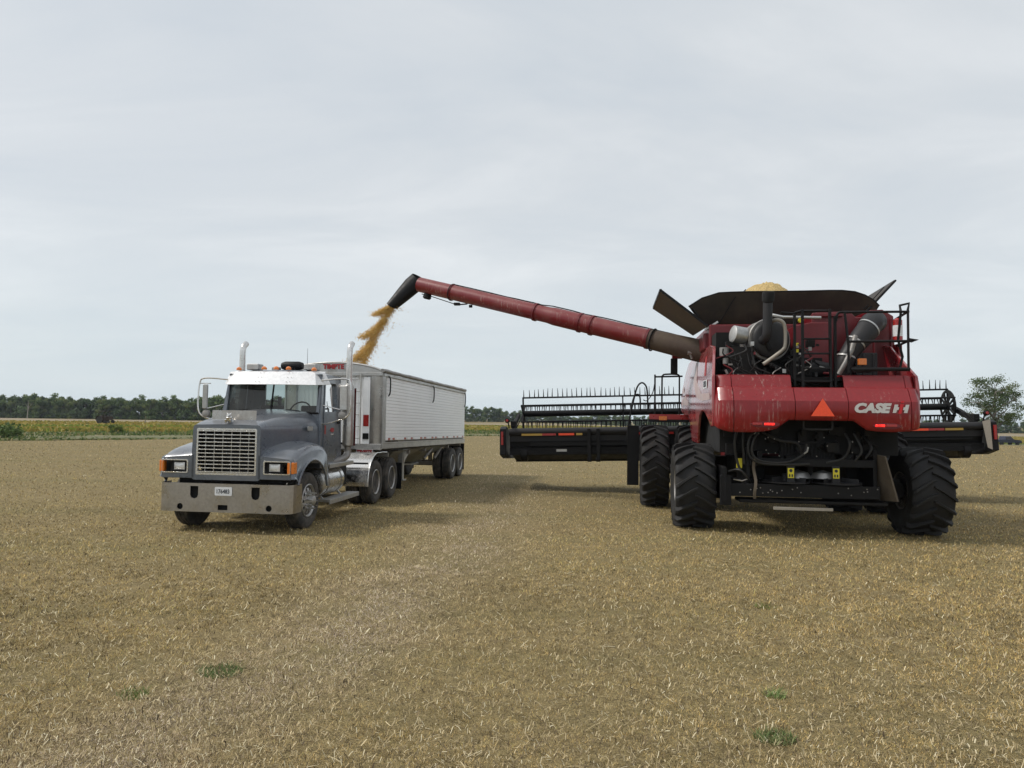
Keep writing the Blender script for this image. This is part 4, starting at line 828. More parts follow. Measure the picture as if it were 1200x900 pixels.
    for (ya,yb,lit,clr) in ((1.22,.70,(.80,.98),(1.02,1.18)),(-.86,-1.34,(-.90,-1.06),(-1.08,-1.26))):
        l=MB(); l.lathe([(0,.5),(.01,.48),(.012,.01)],(0,0,0),(-1,0,0),28).xf(lambda x,y,z:(-1.30+x*1.5,(ya+yb)/2+y*abs(ya-yb)*1.0,2.045+z*.11+.0)); q=l.build('tail_light','redd',T)
        MB().b2(-1.335,-1.30,*sorted(lit),2.03,2.075).build('lit_lens','redglow',q,bevel=.008)
        MB().b2(-1.335,-1.30,*sorted(clr),2.03,2.075).build('reflector_lens','amber' if False else 'redlens',q,bevel=.008)
    # body core (dark) and inner red structure
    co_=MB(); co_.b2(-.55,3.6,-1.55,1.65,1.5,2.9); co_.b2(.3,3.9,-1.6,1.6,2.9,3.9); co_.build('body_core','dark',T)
    ch=MB()
    ch.b2(-.25,.25,-1.75,1.75,.70,.98); ch.b2(-.2,3.6,.75,.95,.95,1.3); ch.b2(-.2,3.6,-.95,-.75,.95,1.3)
    for sy in (-1,1): ch.box((0,sy*1.55,.82),(.5,.3,.45)); ch.cyl((0,sy*1.6,.82),(0,sy*1.95,.82),.17,16); ch.cyl((3.5,sy*1.2,.985),(3.5,sy*2.4,.985),.2,16); ch.beam((-.25,sy*.3,.85),(-.25,sy*1.5,.75),.06,.06)
    ch.b2(3.25,3.75,-1.3,1.3,.75,1.25); ch.b2(-.9,-.4,-1.25,1.35,.60,.66)
    ch.build('axle_frame','frame',T,bevel=.02)
    # chopper / spreader zone
    sp=MB(); sp.b2(-.85,.1,-1.05,1.15,1.30,1.36); sp.b2(-.86,-.80,-1.05,1.15,1.28,1.42); sp.b2(-.95,-.90,-1.10,1.62,.72,.95)
    for y in (1.62,): sp.b2(-1.0,-.2,y-.04,y+.04,.62,1.25)
    sp.b2(-.98,-.9,1.5,1.7,.55,1.1)
    sp.b2(-.8,.3,-1.1,-1.03,.75,1.6); sp.b2(-.8,.3,1.13,1.2,.75,1.6); sp.b2(-.55,-.5,-.05,.05,.95,1.35)
    sp.build('spreader_frame','black',T,bevel=.012)
    for y in (.42,-.40):
        d=MB(); d.lathe([(0,.06),(.0,.43),(.02,.43),(.03,.10),(.16,.05),(.16,.005)],(-.62,y*1.12,.97),(0,0,1),36)
        for k in range(4): a=PI/4+k*PI/2; d.beam((-.62+.1*math.cos(a),y*1.12+.1*math.sin(a),1.03),(-.62+.42*math.cos(a),y*1.12+.42*math.sin(a),1.03),.012,.09)
        d.build('spreader_disc','greyp',T)
        c_=MB(); c_.lathe([(0,.24),(.10,.17),(.15,.0)],(-.60,y*.55,1.06),(0,0,1),28); c_.build('disc_cone','alu',T)
    for (y,z) in ((.43,1.15),(-.36,1.16)):
        m=MB(); m.b2(-.90,-.86,y-.07,y+.07,.96,1.30); m.build('disc_bracket','greyp',T,bevel=.01)
        m=MB(); m.b2(-.906,-.901,y-.055,y+.055,z-.08,z+.10); W_=m.build('warning_decal','yellow',T)
        m=MB(); m.add([(-.909,y+.03*math.cos(a),z+.055+.03*math.sin(a)) for a in [2*PI*i/12 for i in range(12)]],[tuple(range(12))]); m.b2(-.909,-.907,y+.01,y+.035,z-.06,z-.01); m.b2(-.909,-.907,y-.035,y-.01,z-.06,z-.01); m.build('decal_symbol','ink',W_)
    m=MB(); m.b2(-.70,-.66,1.26,1.36,1.22,1.40); m.build('warning_decal','yellow',T)
    MB().box((-1.02,.25,.525),(.05,1.03,.055)).build('hitch_board','tube',T,bevel=.006)
    rd=MB(); rd.b2(-.62,-.5,-.42,.55,1.42,1.72); rd.b2(-.64,-.6,-.44,.57,1.70,1.74); rd.b2(-.64,-.6,-.44,.57,1.40,1.43)
    for i in range(16): rd.b2(-.635,-.62,-.42+i*.06,-.405+i*.06,1.43,1.70)
    rd.build('chopper_housing','black',T,bevel=.008)
    hb=MB(); hb.tube(curve([(-1.1,.25,2.12),(-1.1,.25,2.0),(-1.1,.18,1.97),(-1.1,-.18,1.97),(-1.1,-.24,2.0),(-1.1,-.24,2.12)],4),.018,8); hb.build('grab_handle','greyp',T)
    # hoses and clutter
    rr=random.Random(5)
    HS=[[(-.9,.95,2.0),(-.95,1.10,1.75),(-.95,1.12,1.5),(-.93,.95,1.37),(-.92,.5,1.36),(-.9,.2,1.52),(-.9,.15,1.7)],[(-.9,.98,2.0),(-.93,1.16,1.8),(-.93,1.18,1.5),(-.92,1.0,1.34),(-.92,.6,1.31),(-.9,.1,1.33)],
        [(-.8,1.35,2.0),(-.85,1.42,1.7),(-.8,1.38,1.4),(-.8,1.30,1.15)],[(-.8,1.22,2.0),(-.85,1.27,1.75),(-.8,1.24,1.3)],[(-.7,1.5,1.15),(-.95,1.35,1.2),(-.9,1.2,1.05),(-.7,1.1,.9)],
        [(-.8,-.55,1.9),(-.9,-.6,1.7),(-.85,-.5,1.45),(-.85,-.2,1.36)],[(-.8,-.7,1.9),(-.9,-.8,1.6),(-.85,-.7,1.4)],[(-.7,.9,1.9),(-.8,.6,1.75),(-.8,.3,1.7),(-.75,.2,1.5)],[(-.6,-.9,1.9),(-.8,-1.0,1.65),(-.8,-.9,1.45)]]
    for h in HS: MB().tube(curve(h,6),.024,8).build('hydraulic_hose','hose',T)
    for i in range(46):
        cl=MB()
        y=rr.uniform(-1.1,1.5); z=rr.uniform(1.42,1.95); x=rr.uniform(-.7,-.5)
        if rr.random()<.5: cl.box((x,y,z),(rr.uniform(.05,.25),rr.uniform(.04,.22),rr.uniform(.05,.25)))
        else: cl.cyl((x,y,z),(x+rr.uniform(-.15,.05),y+rr.uniform(-.2,.2),z+rr.uniform(-.1,.1)),rr.uniform(.015,.05),10)
        cl.build('hydraulic_block','frame',T,bevel=.006)
    for i in range(40): bo=MB(); y=rr.uniform(-1.05,1.5); z=rr.choice([rr.uniform(1.42,1.95),rr.uniform(.78,.92)]); bo.lathe([(0,.013),(.012,.011)],(-.955 if z<1 else -.83,y,z),(-1,0,0),6); bo.build('bolt','steel',T)
    cy=MB(); cy.cyl((-.75,1.02,1.86),(-.75,1.02,1.95),.06,16); cy.build('filter_cap','alu',T)
    w=MB(); w.tube([(-.9,1.45,1.02),(-.95,1.30,1.0),(-.9,1.2,1.03)],.012,6).tube([(-.9,.22,1.5),(-.93,.15,1.56),(-.92,.13,1.64)],.016,6); w.build('wire_loop','alu',T)
    dw=MB(); dw.grid(lambda u,v:(-.95+.06*math.sin(v*6),1.10-.05*u+.015*math.sin(v*9),1.40-.72*v),4,10); dw.build('rubber_curtain','dusty',T,solid=.02)
    ds=MB(); ds.add([(-1.0,-1.16,1.5),(-1.02,-1.36,.70),(-.3,-1.10,.66),(-.3,-.98,1.55)],[(0,1,2,3)]); ds.build('dust_shield','dusty',T,solid=.03)
    cf=MB(); cf.grid(lambda u,v:(-.78+.3*v,1.02-1.9*u,1.372+.03*math.sin(u*17)*math.sin(PI*v)+.015),30,5); cf.build('chaff_residue','dusty',T)
    # ---- engine deck
    dk=MB(); dk.b2(-.85,.9,-1.70,1.72,2.86,2.93); dk.build('engine_deck','black',T)
    en=MB()
    en.b2(-.1,1.1,-.35,1.5,2.93,3.35); en.b2(.2,1.2,-.3,1.3,3.3,3.75); en.b2(-.55,-.49,1.0,1.42,2.95,3.52); en.b2(-.55,-.50,.0,.35,2.95,3.3)
    for i in range(8): en.b2(-.56,-.5,-.02+i*.055,.01+i*.055,2.98,3.28)
    for i in range(30):
        y=rr.uniform(-.2,1.6); z=rr.uniform(2.98,3.6); x=rr.uniform(-.5,0)
        if rr.random()<.5: en.box((x,y,z),(rr.uniform(.05,.2),rr.uniform(.05,.2),rr.uniform(.05,.25)))
        else: en.cyl((x,y,z),(x+rr.uniform(-.1,.1),y+rr.uniform(-.3,.3),z+rr.uniform(-.2,.2)),rr.uniform(.012,.05),8)
    en.build('engine','frame',T,bevel=.008)
    for (y,z,s) in ((1.55,3.35,.09),(1.52,3.2,.06),(1.10,3.35,.05),(1.2,3.25,.04)): lt=MB(); lt.cyl((-.45,y,z),(-.45,y,z+s*1.8),s,14); lt.build('oil_filter','steel',T)
    wr=MB()
    for i in range(7): a=rr.uniform(.9,1.5); wr.tube(curve([(-.6,a,3.4),(-.65,a-.05,3.15),(-.62,a+rr.uniform(-.3,.1),3.02),(-.6,a-.3,2.98)],5),.008,5)
    wr.build('wiring','hose',T)
    for i in range(44):
        y=rr.uniform(.0,1.62) if i<32 else rr.uniform(-.3,.3); z=rr.uniform(2.98,3.62); x=rr.uniform(-.68,-.56); q=MB(); k=rr.random()
        if k<.35: q.cyl((x,y,z),(x,y+rr.uniform(-.18,.18),z+rr.uniform(-.15,.15)),rr.uniform(.010,.03),8)
        elif k<.7: q.box((x,y,z),(.03,rr.uniform(.02,.08),rr.uniform(.02,.08)))
        else: q.tube(curve([(x,y,z),(x-.04,y+rr.uniform(-.2,.2),z-.12),(x,y+rr.uniform(-.3,.3),z-.25)],5),rr.uniform(.008,.016),6)
        q.build('engine_fitting',rr.choice(['steel','hose','frame','alu','redd','frame','hose']),T)
    # air cleaner drum
    dc=Vector((-.45,.66,3.68)); ax=Vector((1,.18,0)).normalized()
    dr=MB(); dr.lathe([(0,.01),(0,.30),(.03,.345),(.05,.36),(.12,.355)],dc,ax,36); D=dr.build('air_cleaner','greyp',T)
    d2=MB(); d2.lathe([(.121,.40),(.15,.415),(.18,.40),(.50,.385),(.53,.40),(.56,.385),(.78,.37),(.86,.28),(.88,.01)],dc,ax,36); d2.build('air_cleaner_body','steel',T)
    q=MB(); q.lathe([(0,.13),(.02,.17),(.26,.17),(.30,.11)],(-.3,1.38,3.80),(.3,-1,-.15),22); q.build('coolant_tank','alu',T)
    ep=MB(); ep.tube(curve([(-.42,.86,3.66),(-.52,.82,3.66),(-.60,.79,3.74),(-.62,.78,3.90),(-.62,.775,4.2),(-.62,.77,4.38)],5),.088,18); E_=ep.build('exhaust_pipe','greyp',T)
    mo=MB(); mo.lathe([(0,.088),(.02,.11),(.16,.115),(.20,.10),(.19,.085),(.06,.08),(.06,.005)],(-.62,.77,4.36),(-.25,0,1),24); mo.build('exhaust_mouth','dark',E_)
    bp_=MB(); bp_.tube(curve([(-.50,.70,4.0),(-.6,.60,4.03),(-.62,.50,3.98),(-.62,.46,3.85),(-.62,.46,3.55),(-.62,.52,3.44),(-.62,.75,3.26),(-.62,.86,3.18)],5),.035,12); bp_.build('breather_pipe','tube',T)
    q=MB(); q.tube([(-.2,.6,4.18),(-.3,.42,4.12),(-.2,-.3,4.12)],.03,8); q.build('coolant_pipe','alu',T)
    # middle/right boxes
    rb=MB(); rb.plate([(.52,2.95),(.52,3.98),(.2,4.05),(-.20,4.05),(-.22,3.9),(-.22,2.95)],[],lambda u,v,w:(-.05+w,u-.35,v),.7); 
    rb.build('cooling_box','redd',T,bevel=.02)
    rc=MB(); rc.plate([(-.22,2.93),(-.22,4.20),(-.32,4.28),(-.95,4.30),(-1.06,4.18),(-1.32,4.18),(-1.32,4.32),(-1.56,4.33),(-1.76,4.20),(-1.80,2.93)],[],lambda u,v,w:(.18+w,u,v),1.6); rc.b2(.1,.179,-.80,-.22,4.18,4.26)
    rc.build('rotary_screen_cover','redd',T,bevel=.02)
    rib=MB(); rib.b2(.14,.178,-1.42,-1.38,2.95,4.15); rib.b2(.14,.178,-1.72,-1.69,2.95,4.15); rib.b2(.14,.178,-1.05,-.5,3.5,3.53); rib.build('cover_rib','redd',T,bevel=.01)
    du=MB(); du.tube([(.12,-1.40,4.08),(-.10,-1.26,4.02),(-.28,-1.12,3.86),(-.38,-.86,3.56),(-.42,-.72,3.36),(-.42,-.62,3.1),(-.42,-.60,2.95)],[.215,.215,.21,.185,.165,.155,.15],22); DD=du.build('intake_duct','greyp',T)
    for (p,r_,d) in (((-.25,-1.15,3.90),.22,(.5,-1,1)),((-.37,-.88,3.60),.197,(.3,-1,1.1)),((-.42,-.70,3.34),.175,(.1,-.3,1))):
        MB().lathe([(-.015,r_),(.015,r_)],p,d,24).build('hose_clamp','alu',DD)
    q=MB(); q.tube([(-.62,-.80,3.72),(-.66,-.72,3.45),(-.66,-.60,3.2),(-.62,-.50,3.0)],.045,12); q.build('drain_pipe','steel',T)
    q=MB(); q.lathe([(0,.02),(.02,.12),(.35,.20),(.5,.2),(.52,.02)],(-.25,-.45,3.12),(.1,1,0),18); q.tube([(-.3,.1,3.22),(-.3,-.4,3.15)],.09,12); q.build('turbo_housing','greyp',T)
    q=MB(); q.b2(-.45,.05,-1.25,-.85,2.93,3.42); q.b2(-.47,-.42,-1.2,-1.14,2.95,3.40); q.b2(-.47,-.42,-1.02,-.96,2.95,3.40); q.build('battery_cover','greyp',T,bevel=.06)
    q=MB(); q.b2(-.80,-.72,-.94,-.80,3.16,3.28); q.build('amber_light','amber',T,bevel=.01); q=MB(); q.b2(-.84,-.74,-1.0,-.70,3.02,3.13); q.build('light_bracket','frame',T,bevel=.01)
    q=MB(); 
    for i,z in enumerate((3.28,3.40,3.52)): q.b2(-.40,-.36,.16,.20,z,z+.09)
    q.lathe([(0,.05),(.06,.05)],(-.55,.16,4.02),(-1,0,0),14); q.build('yellow_cap','yellow',T)
    # fire extinguisher like red-white device
    fe=MB(); fe.mi=0; fe.lathe([(0,.085),(.10,.085)],(-.3,-1.66,3.64),(0,0,1),16); fe.mi=1; fe.lathe([(.0,.086),(.12,.086)],(-.3,-1.66,3.74),(0,0,1),16); fe.mi=0; fe.lathe([(0,.08),(.10,.08),(.14,.03)],(-.3,-1.66,3.95),(0,0,1),16); fe.mi=1; fe.lathe([(0,.086),(.09,.086)],(-.3,-1.66,3.86),(0,0,1),16); fe.build('fire_extinguisher',['redlens','white'],T)
    q=MB(); q.b2(-.2,.1,-1.78,-1.70,2.95,3.62); q.build('corner_upright','red',T,bevel=.02)
    # ladder and rails
    L=MB()
    for y in (.235,-.245): L.beam((-1.02,y,2.70),(-.98,y,4.17),.045,.06)
    for z in (2.84,3.08,3.35,3.62): L.beam((-1.02,.23,z),(-1.02,-.24,z),.07,.03)
    L.build('ladder','black',T,bevel=.006)
    q=MB(); q.b2(-.96,-.90,.34,.38,2.75,4.1); q.b2(-.96,-.90,-.37,-.33,2.75,4.05); q.tube([(-.93,.36,4.1),(-.93,.6,4.12)],.02,6); q.build('deck_post','black',T)
    rl=MB(); r_=.023
    rl.tube(curve([(-.95,-.36,3.95),(-.95,-.40,4.10),(-.97,-.55,4.11),(-1.0,-1.0,4.11),(-1.0,-1.60,4.11)],3),r_,8)
    rl.tube([(-1.0,-.56,3.0),(-1.0,-.56,3.5),(-1.0,-.50,4.1)],r_,8); rl.tube([(-1.0,-.56,3.57),(-1.0,-1.66,3.58)],r_,8); rl.tube([(-1.0,-.6,3.06),(-1.0,-1.60,3.07)],.035,8)
    rl.tube([(-1.0,-1.58,3.05),(-1.0,-1.58,4.15),(-.95,-1.62,4.27),(-.9,-1.48,4.24),(-1.0,-1.46,4.11)],r_,8); rl.tube([(-1.0,-1.46,4.11),(-.97,-1.42,3.6),(-.95,-1.50,3.3),(-.93,-1.45,3.05)],r_,8)
    rl.tube([(-1.0,-1.58,4.11),(.1,-1.75,4.11)],r_,8); rl.tube([(-1.0,-1.58,3.58),(.1,-1.75,3.58)],r_,8); rl.tube([(-1.0,-1.62,3.57),(-1.05,-1.72,3.59),(-1.0,-1.6,3.61)],r_,8)
    rl.tube([(-.95,.36,4.11),(-.95,.24,4.14),(-.95,-.24,4.14)],r_,8)
    rl.build('guard_rail','black',T)
    # ---- grain tank
    tk=MB(); tk.b2(.95,3.7,-1.6,1.65,3.6,4.15); tk.build('grain_tank','redd',T,bevel=.03)
    # flared extensions: base at z 4.05, rim higher and wider
    base=[(1.3,1.35),(3.6,1.35),(3.6,-1.35),(1.3,-1.35)]
    rim_r=[(1.0,y,interp(y,[(-1.85,4.45),(-1.62,4.70),(-1.35,4.82),(-1.0,4.86),(0,4.845),(1.0,4.85),(1.45,4.83),(1.8,4.72),(2.08,4.54)])) for y in (2.08,1.95,1.8,1.62,1.45,1.2,.8,.3,-.3,-.8,-1.05,-1.3,-1.5,-1.66,-1.78)]
    m=MB(); n=len(rim_r); bs=[(1.45,1.45-2.9*i/(n-1),4.05) for i in range(n)]
    rows=[]
    for t in (0,.33,.66,1.):
        rows.append([tuple(Vector(b_).lerp(Vector(r),t)+Vector((0,0,-.10*math.sin(PI*t)))) for b_,r in zip(bs,rim_r)])
    m.add([p for r in rows for p in r],[(i*n+j,(i+1)*n+j,(i+1)*n+j+1,i*n+j+1) for i in range(3) for j in range(n-1)])
    m.build('tank_extension','hop',T,solid=.02,angle=50,label='wide black rear wall of the open grain tank extension')
    m=MB(); m.tube([Vector(r)+Vector((-.01,0,.0)) for r in rim_r],.016,8); m.build('extension_edge','black',T)
    # front panel
    m=MB(); rf=[(4.1,y,4.9-.1*abs(y)) for y in (1.5,.5,-.5,-1.5)]; m.add([(3.6,y*.8,4.05) for y in (1.5,.5,-.5,-1.5)]+rf,[(i,i+1,5+i,4+i) for i in range(3)]); m.build('tank_extension','hop',T,solid=.02)
    # left flap: plate from tank edge up and out
    A=Vector((1.0,1.68,4.12)); B=Vector((2.6,1.80,4.12)); C_=Vector((1.0,2.67,4.90)); D_=Vector((2.6,2.73,4.76))
    # seen from below: near edge A-C, far edge B-D
    m=MB(); m.add([A,C_,D_,B],[(0,1,2,3)]); m.build('tank_flap','dusty',T,solid=.03,label='brown tilted flap rising at the left side of the grain tank')
    m=MB(); m.beam(C_,D_,.05,.06); m.beam(A,C_,.03,.05); m.tube([A.lerp(C_,.2)+Vector((0,0,.06)),Vector((1.0,2.0,4.50))],.02,6); m.build('flap_edge','black',T)
    m=MB(); A2=Vector((1.05,-1.55,4.42)); C2=Vector((1.0,-2.10,5.05)); B2=Vector((3.0,-1.55,4.35)); D2=Vector((2.9,-2.15,5.0)); m.add([A2,C2,D2,B2],[(0,1,2,3)]); m.build('tank_flap','hop',T,solid=.025,label='thin black flap sticking up at the right side of the tank')
    m=MB(); m.tube([A2,C2,D2],.022,8); m.tube([A2+Vector((0,.05,.05)),C2.lerp(A2,.25)+Vector((0,.08,.03))],.012,6); m.build('flap_edge','black',T)
    m=MB(); m.tube([(1.1,1.05,4.6),(1.05,.93,4.86),(1.2,.86,4.93)],.012,6); m.tube([(1.15,1.45,4.15),(1.0,1.1,4.75)],.012,6); m.tube([(1.02,-1.0,4.85),(1.2,-1.1,4.3)],.012,6); m.build('support_rod','black',T)
    # cab far in front
    cb=MB(); cb.b2(4.1,5.5,-.95,.95,2.3,3.55); cb.build('operator_cab','black',T,bevel=.05)
    cb=MB(); cb.b2(4.0,5.6,-1.0,1.0,3.55,3.72); cb.build('cab_roof','redd',T,bevel=.05)
    fh=MB(); fh.beam((4.1,0,1.5),(6.1,.1,1.45),1.2,.7); fh.build('feeder_house','redd',T,bevel=.03)
    # left platform, ladder and rails
    pf=MB(); pf.b2(4.2,5.3,1.0,2.75,2.05,2.12); pf.build('cab_platform','frame',T)
    pf=MB(); pf.b2(4.2,4.26,1.6,2.75,2.12,2.25); pf.build('platform_edge','redlens',T); pf=MB(); pf.b2(4.19,4.22,2.3,2.5,2.1,2.2); pf.build('side_marker','amber',T)
    gr=MB(); r_=.022
    gr.tube([(4.3,2.60,2.1),(4.3,2.60,3.28)],r_,8); gr.tube([(4.3,2.60,3.22),(4.3,1.9,3.24)],r_,8); gr.tube([(4.3,2.60,2.75),(4.3,1.9,2.76)],r_,8); gr.tube([(4.3,2.6,2.15),(4.3,1.9,2.15)],r_,8)
    gr.tube(curve([(4.3,2.42,2.1),(4.3,2.42,3.1),(4.3,2.40,3.26),(4.3,2.3,3.29),(4.3,2.1,3.29),(4.3,1.99,3.26),(4.3,1.98,3.1),(4.3,1.98,2.1)],3),r_,8)
    gr.tube(curve([(4.6,3.32,1.5),(4.6,3.26,2.0),(4.6,3.15,2.55),(4.6,3.05,2.95),(4.6,2.93,3.08),(4.6,2.82,3.0),(4.6,2.78,2.8),(4.6,2.76,2.3)],4),r_,8)
    gr.tube(curve([(4.9,3.2,2.4),(4.9,3.12,2.7),(4.9,3.03,2.78),(4.9,2.96,2.7),(4.9,2.95,2.3)],4),r_,8)
    gr.tube(curve([(4.3,2.6,3.1),(4.3,2.66,2.8),(4.3,2.8,2.6),(4.3,2.9,2.62)],4),.012,6)
    gr.build('cab_guard_rail','black',T)
    ld=MB()
    for x in (4.45,4.85): ld.beam((x,3.20,1.9),(x,3.10,.45),.10,.05)
    for z in (.5,.8,1.1,1.4,1.7): ld.b2(4.4,4.9,3.02,3.24,z-.02,z+.02)
    ld.b2(4.38,4.43,3.0,3.3,.40,1.95)
    ld.build('cab_ladder','black',T,bevel=.01)
    # ---- unloading auger
    piv=Vector((2.17,1.81,3.72)); end=Vector((4.72,9.05,5.79)); d=(end-piv).normalized(); Lg=(end-piv).length
    au=MB(); N_=40; au.tube([piv+d*Lg*(.14+.86*i/N_) for i in range(N_+1)],[.225 if i<16 else .205 for i in range(N_+1)],28)
    au.build('auger_tube','auger',T,angle=50)
    ab=MB(); ab.tube([piv-d*.55+Vector((0,0,.02)),piv,piv+d*Lg*.145],[.27,.26,.235],28); ab.build('auger_elbow','elbow',T)
    cp=MB()
    for t_,rr_ in ((.145,.25),(.33,.255),(.37,.25),(.53,.235),(.86,.228)): cp.lathe([(-.03,rr_),(.03,rr_)],piv+d*Lg*t_,d,28)
    cp.build('auger_clamp','redd',T,angle=50)
    cb_=MB(); up=Vector((0,0,1)); up=(up-d*up.dot(d)).normalized(); sd_=d.cross(up)
    pts=[]
    for i in range(25):
        t_=.02+.84*i/24; wob=.5*math.sin(i*.8)+.2*math.sin(i*2.1); rad=.245 if t_<.5 else .222; pts.append(piv+d*Lg*t_+(up*math.cos(wob*.5)+sd_*math.sin(wob*.5))*rad)
    cb_.tube(pts,.014,6)
    ring=[piv+d*Lg*.86+(up*math.cos(a)+sd_*math.sin(a))*.225 for a in [2*PI*i/20 for i in range(20)]]; cb_.tube(ring,.016,6,closed=True)
    ring=[piv+d*Lg*.13+(up*math.cos(a)+sd_*math.sin(a))*.262 for a in [2*PI*i/20 for i in range(20)]]; cb_.tube(ring,.018,6,closed=True)
    cb_.build('auger_cable','black',T)
    # spout
    hz_=Vector((d.x,d.y,0)).normalized(); s0=end+d*.08; W2C=lambda q:(lambda x,y:Vector((x*math.cos(CA)+y*math.sin(CA),-x*math.sin(CA)+y*math.cos(CA),q[2])))(q[0]-CO[0],q[1]-CO[1]); bt=W2C((-3.40,20.26,5.20)); s0=W2C((-2.83,20.40,5.84)); dn=(bt-s0).normalized(); tp=s0-dn*.26
    so_=MB(); w_=sd_.normalized()
    def ring_(c,ax_,r1,r2): a=w_; b_=ax_.cross(a).normalized(); return [c+a*math.cos(q)*r1+b_*math.sin(q)*r2 for q in [2*PI*i/24 for i in range(24)]]
    rs=[ring_(tp,dn,.24,.25),ring_(s0,dn,.255,.27),ring_(s0+dn*.4,dn,.23,.22),ring_(bt,dn,.19,.15)]
    so_.add([p for r in rs for p in r],[(i*24+j,i*24+(j+1)%24,(i+1)*24+(j+1)%24,(i+1)*24+j) for i in range(3) for j in range(24)]); so_.build('auger_spout','black',T,solid=.012)
    ac=MB(); p1=piv+d*Lg*.945-up*.24; p2=piv+d*Lg*.83-up*.30; ac.tube([p1+d*.3,p1,p2],.014,6); ac.box(tuple(p2+up*.02),(.12,.16,.07)); ac.tube([p2,piv+d*Lg*.79-up*.21],.02,6); ac.box(tuple(piv+d*Lg*.775-up*.25),(.06,.09,.07)); ac.lathe([(0,.10),(.12,.12),(.16,.08)],p1+d*.1+up*.05,-up,12); ac.build('spout_actuator','black',T,bevel=.008)
    m=MB(); c0=Vector((3.0,2.20,3.93)); m.lathe([(0,.10),(.10,.13),(.18,.10)],c0-Vector((0,0,.26)),(0,0,1),16); m.box(tuple(c0-Vector((0,.05,.30))),(.2,.24,.08)); m.build('auger_saddle','redd',T)
    m=MB(); m.box((3.0,2.22,3.40),(.12,.16,.38)); m.build('work_light','black',T,bevel=.015)
    m=MB(); m.tube([(2.0,1.55,3.62),(2.0,2.0,3.64)],.05,10); m.tube([(2.0,1.95,3.64),(2.0,1.9,3.5)],.03,8); m.build('auger_ram','steel',T)
    m=MB(); m.b2(1.2,2.4,1.35,1.75,3.62,4.0); m.build('auger_turret','redd',T,bevel=.05)
    m=MB(); m.beam((1.15,1.72,4.05),(1.1,1.45,4.22),.12,.04); m.build('tank_bracket','alu',T)
    # heap of grain
    h=MB(); h.grid(lambda u,v:(2.55+.95*v*math.cos(2*PI*u),.20+.74*v*math.sin(2*PI*u)*(1+.1*math.sin(4*PI*u)),5.30-.62*v**2.0+.05*math.sin(v*9+u*31)*math.sin(u*47)*min(1,v*3)+.02*random.random()),36,14,closeu=True)
    o=h.build('grain_heap',graincol,angle=80); o.location=CO; o.rotation_euler=(0,0,CA); tag(o,'mound of golden soybeans heaped above the combine tank','grain heap')
    return T
build_combine()

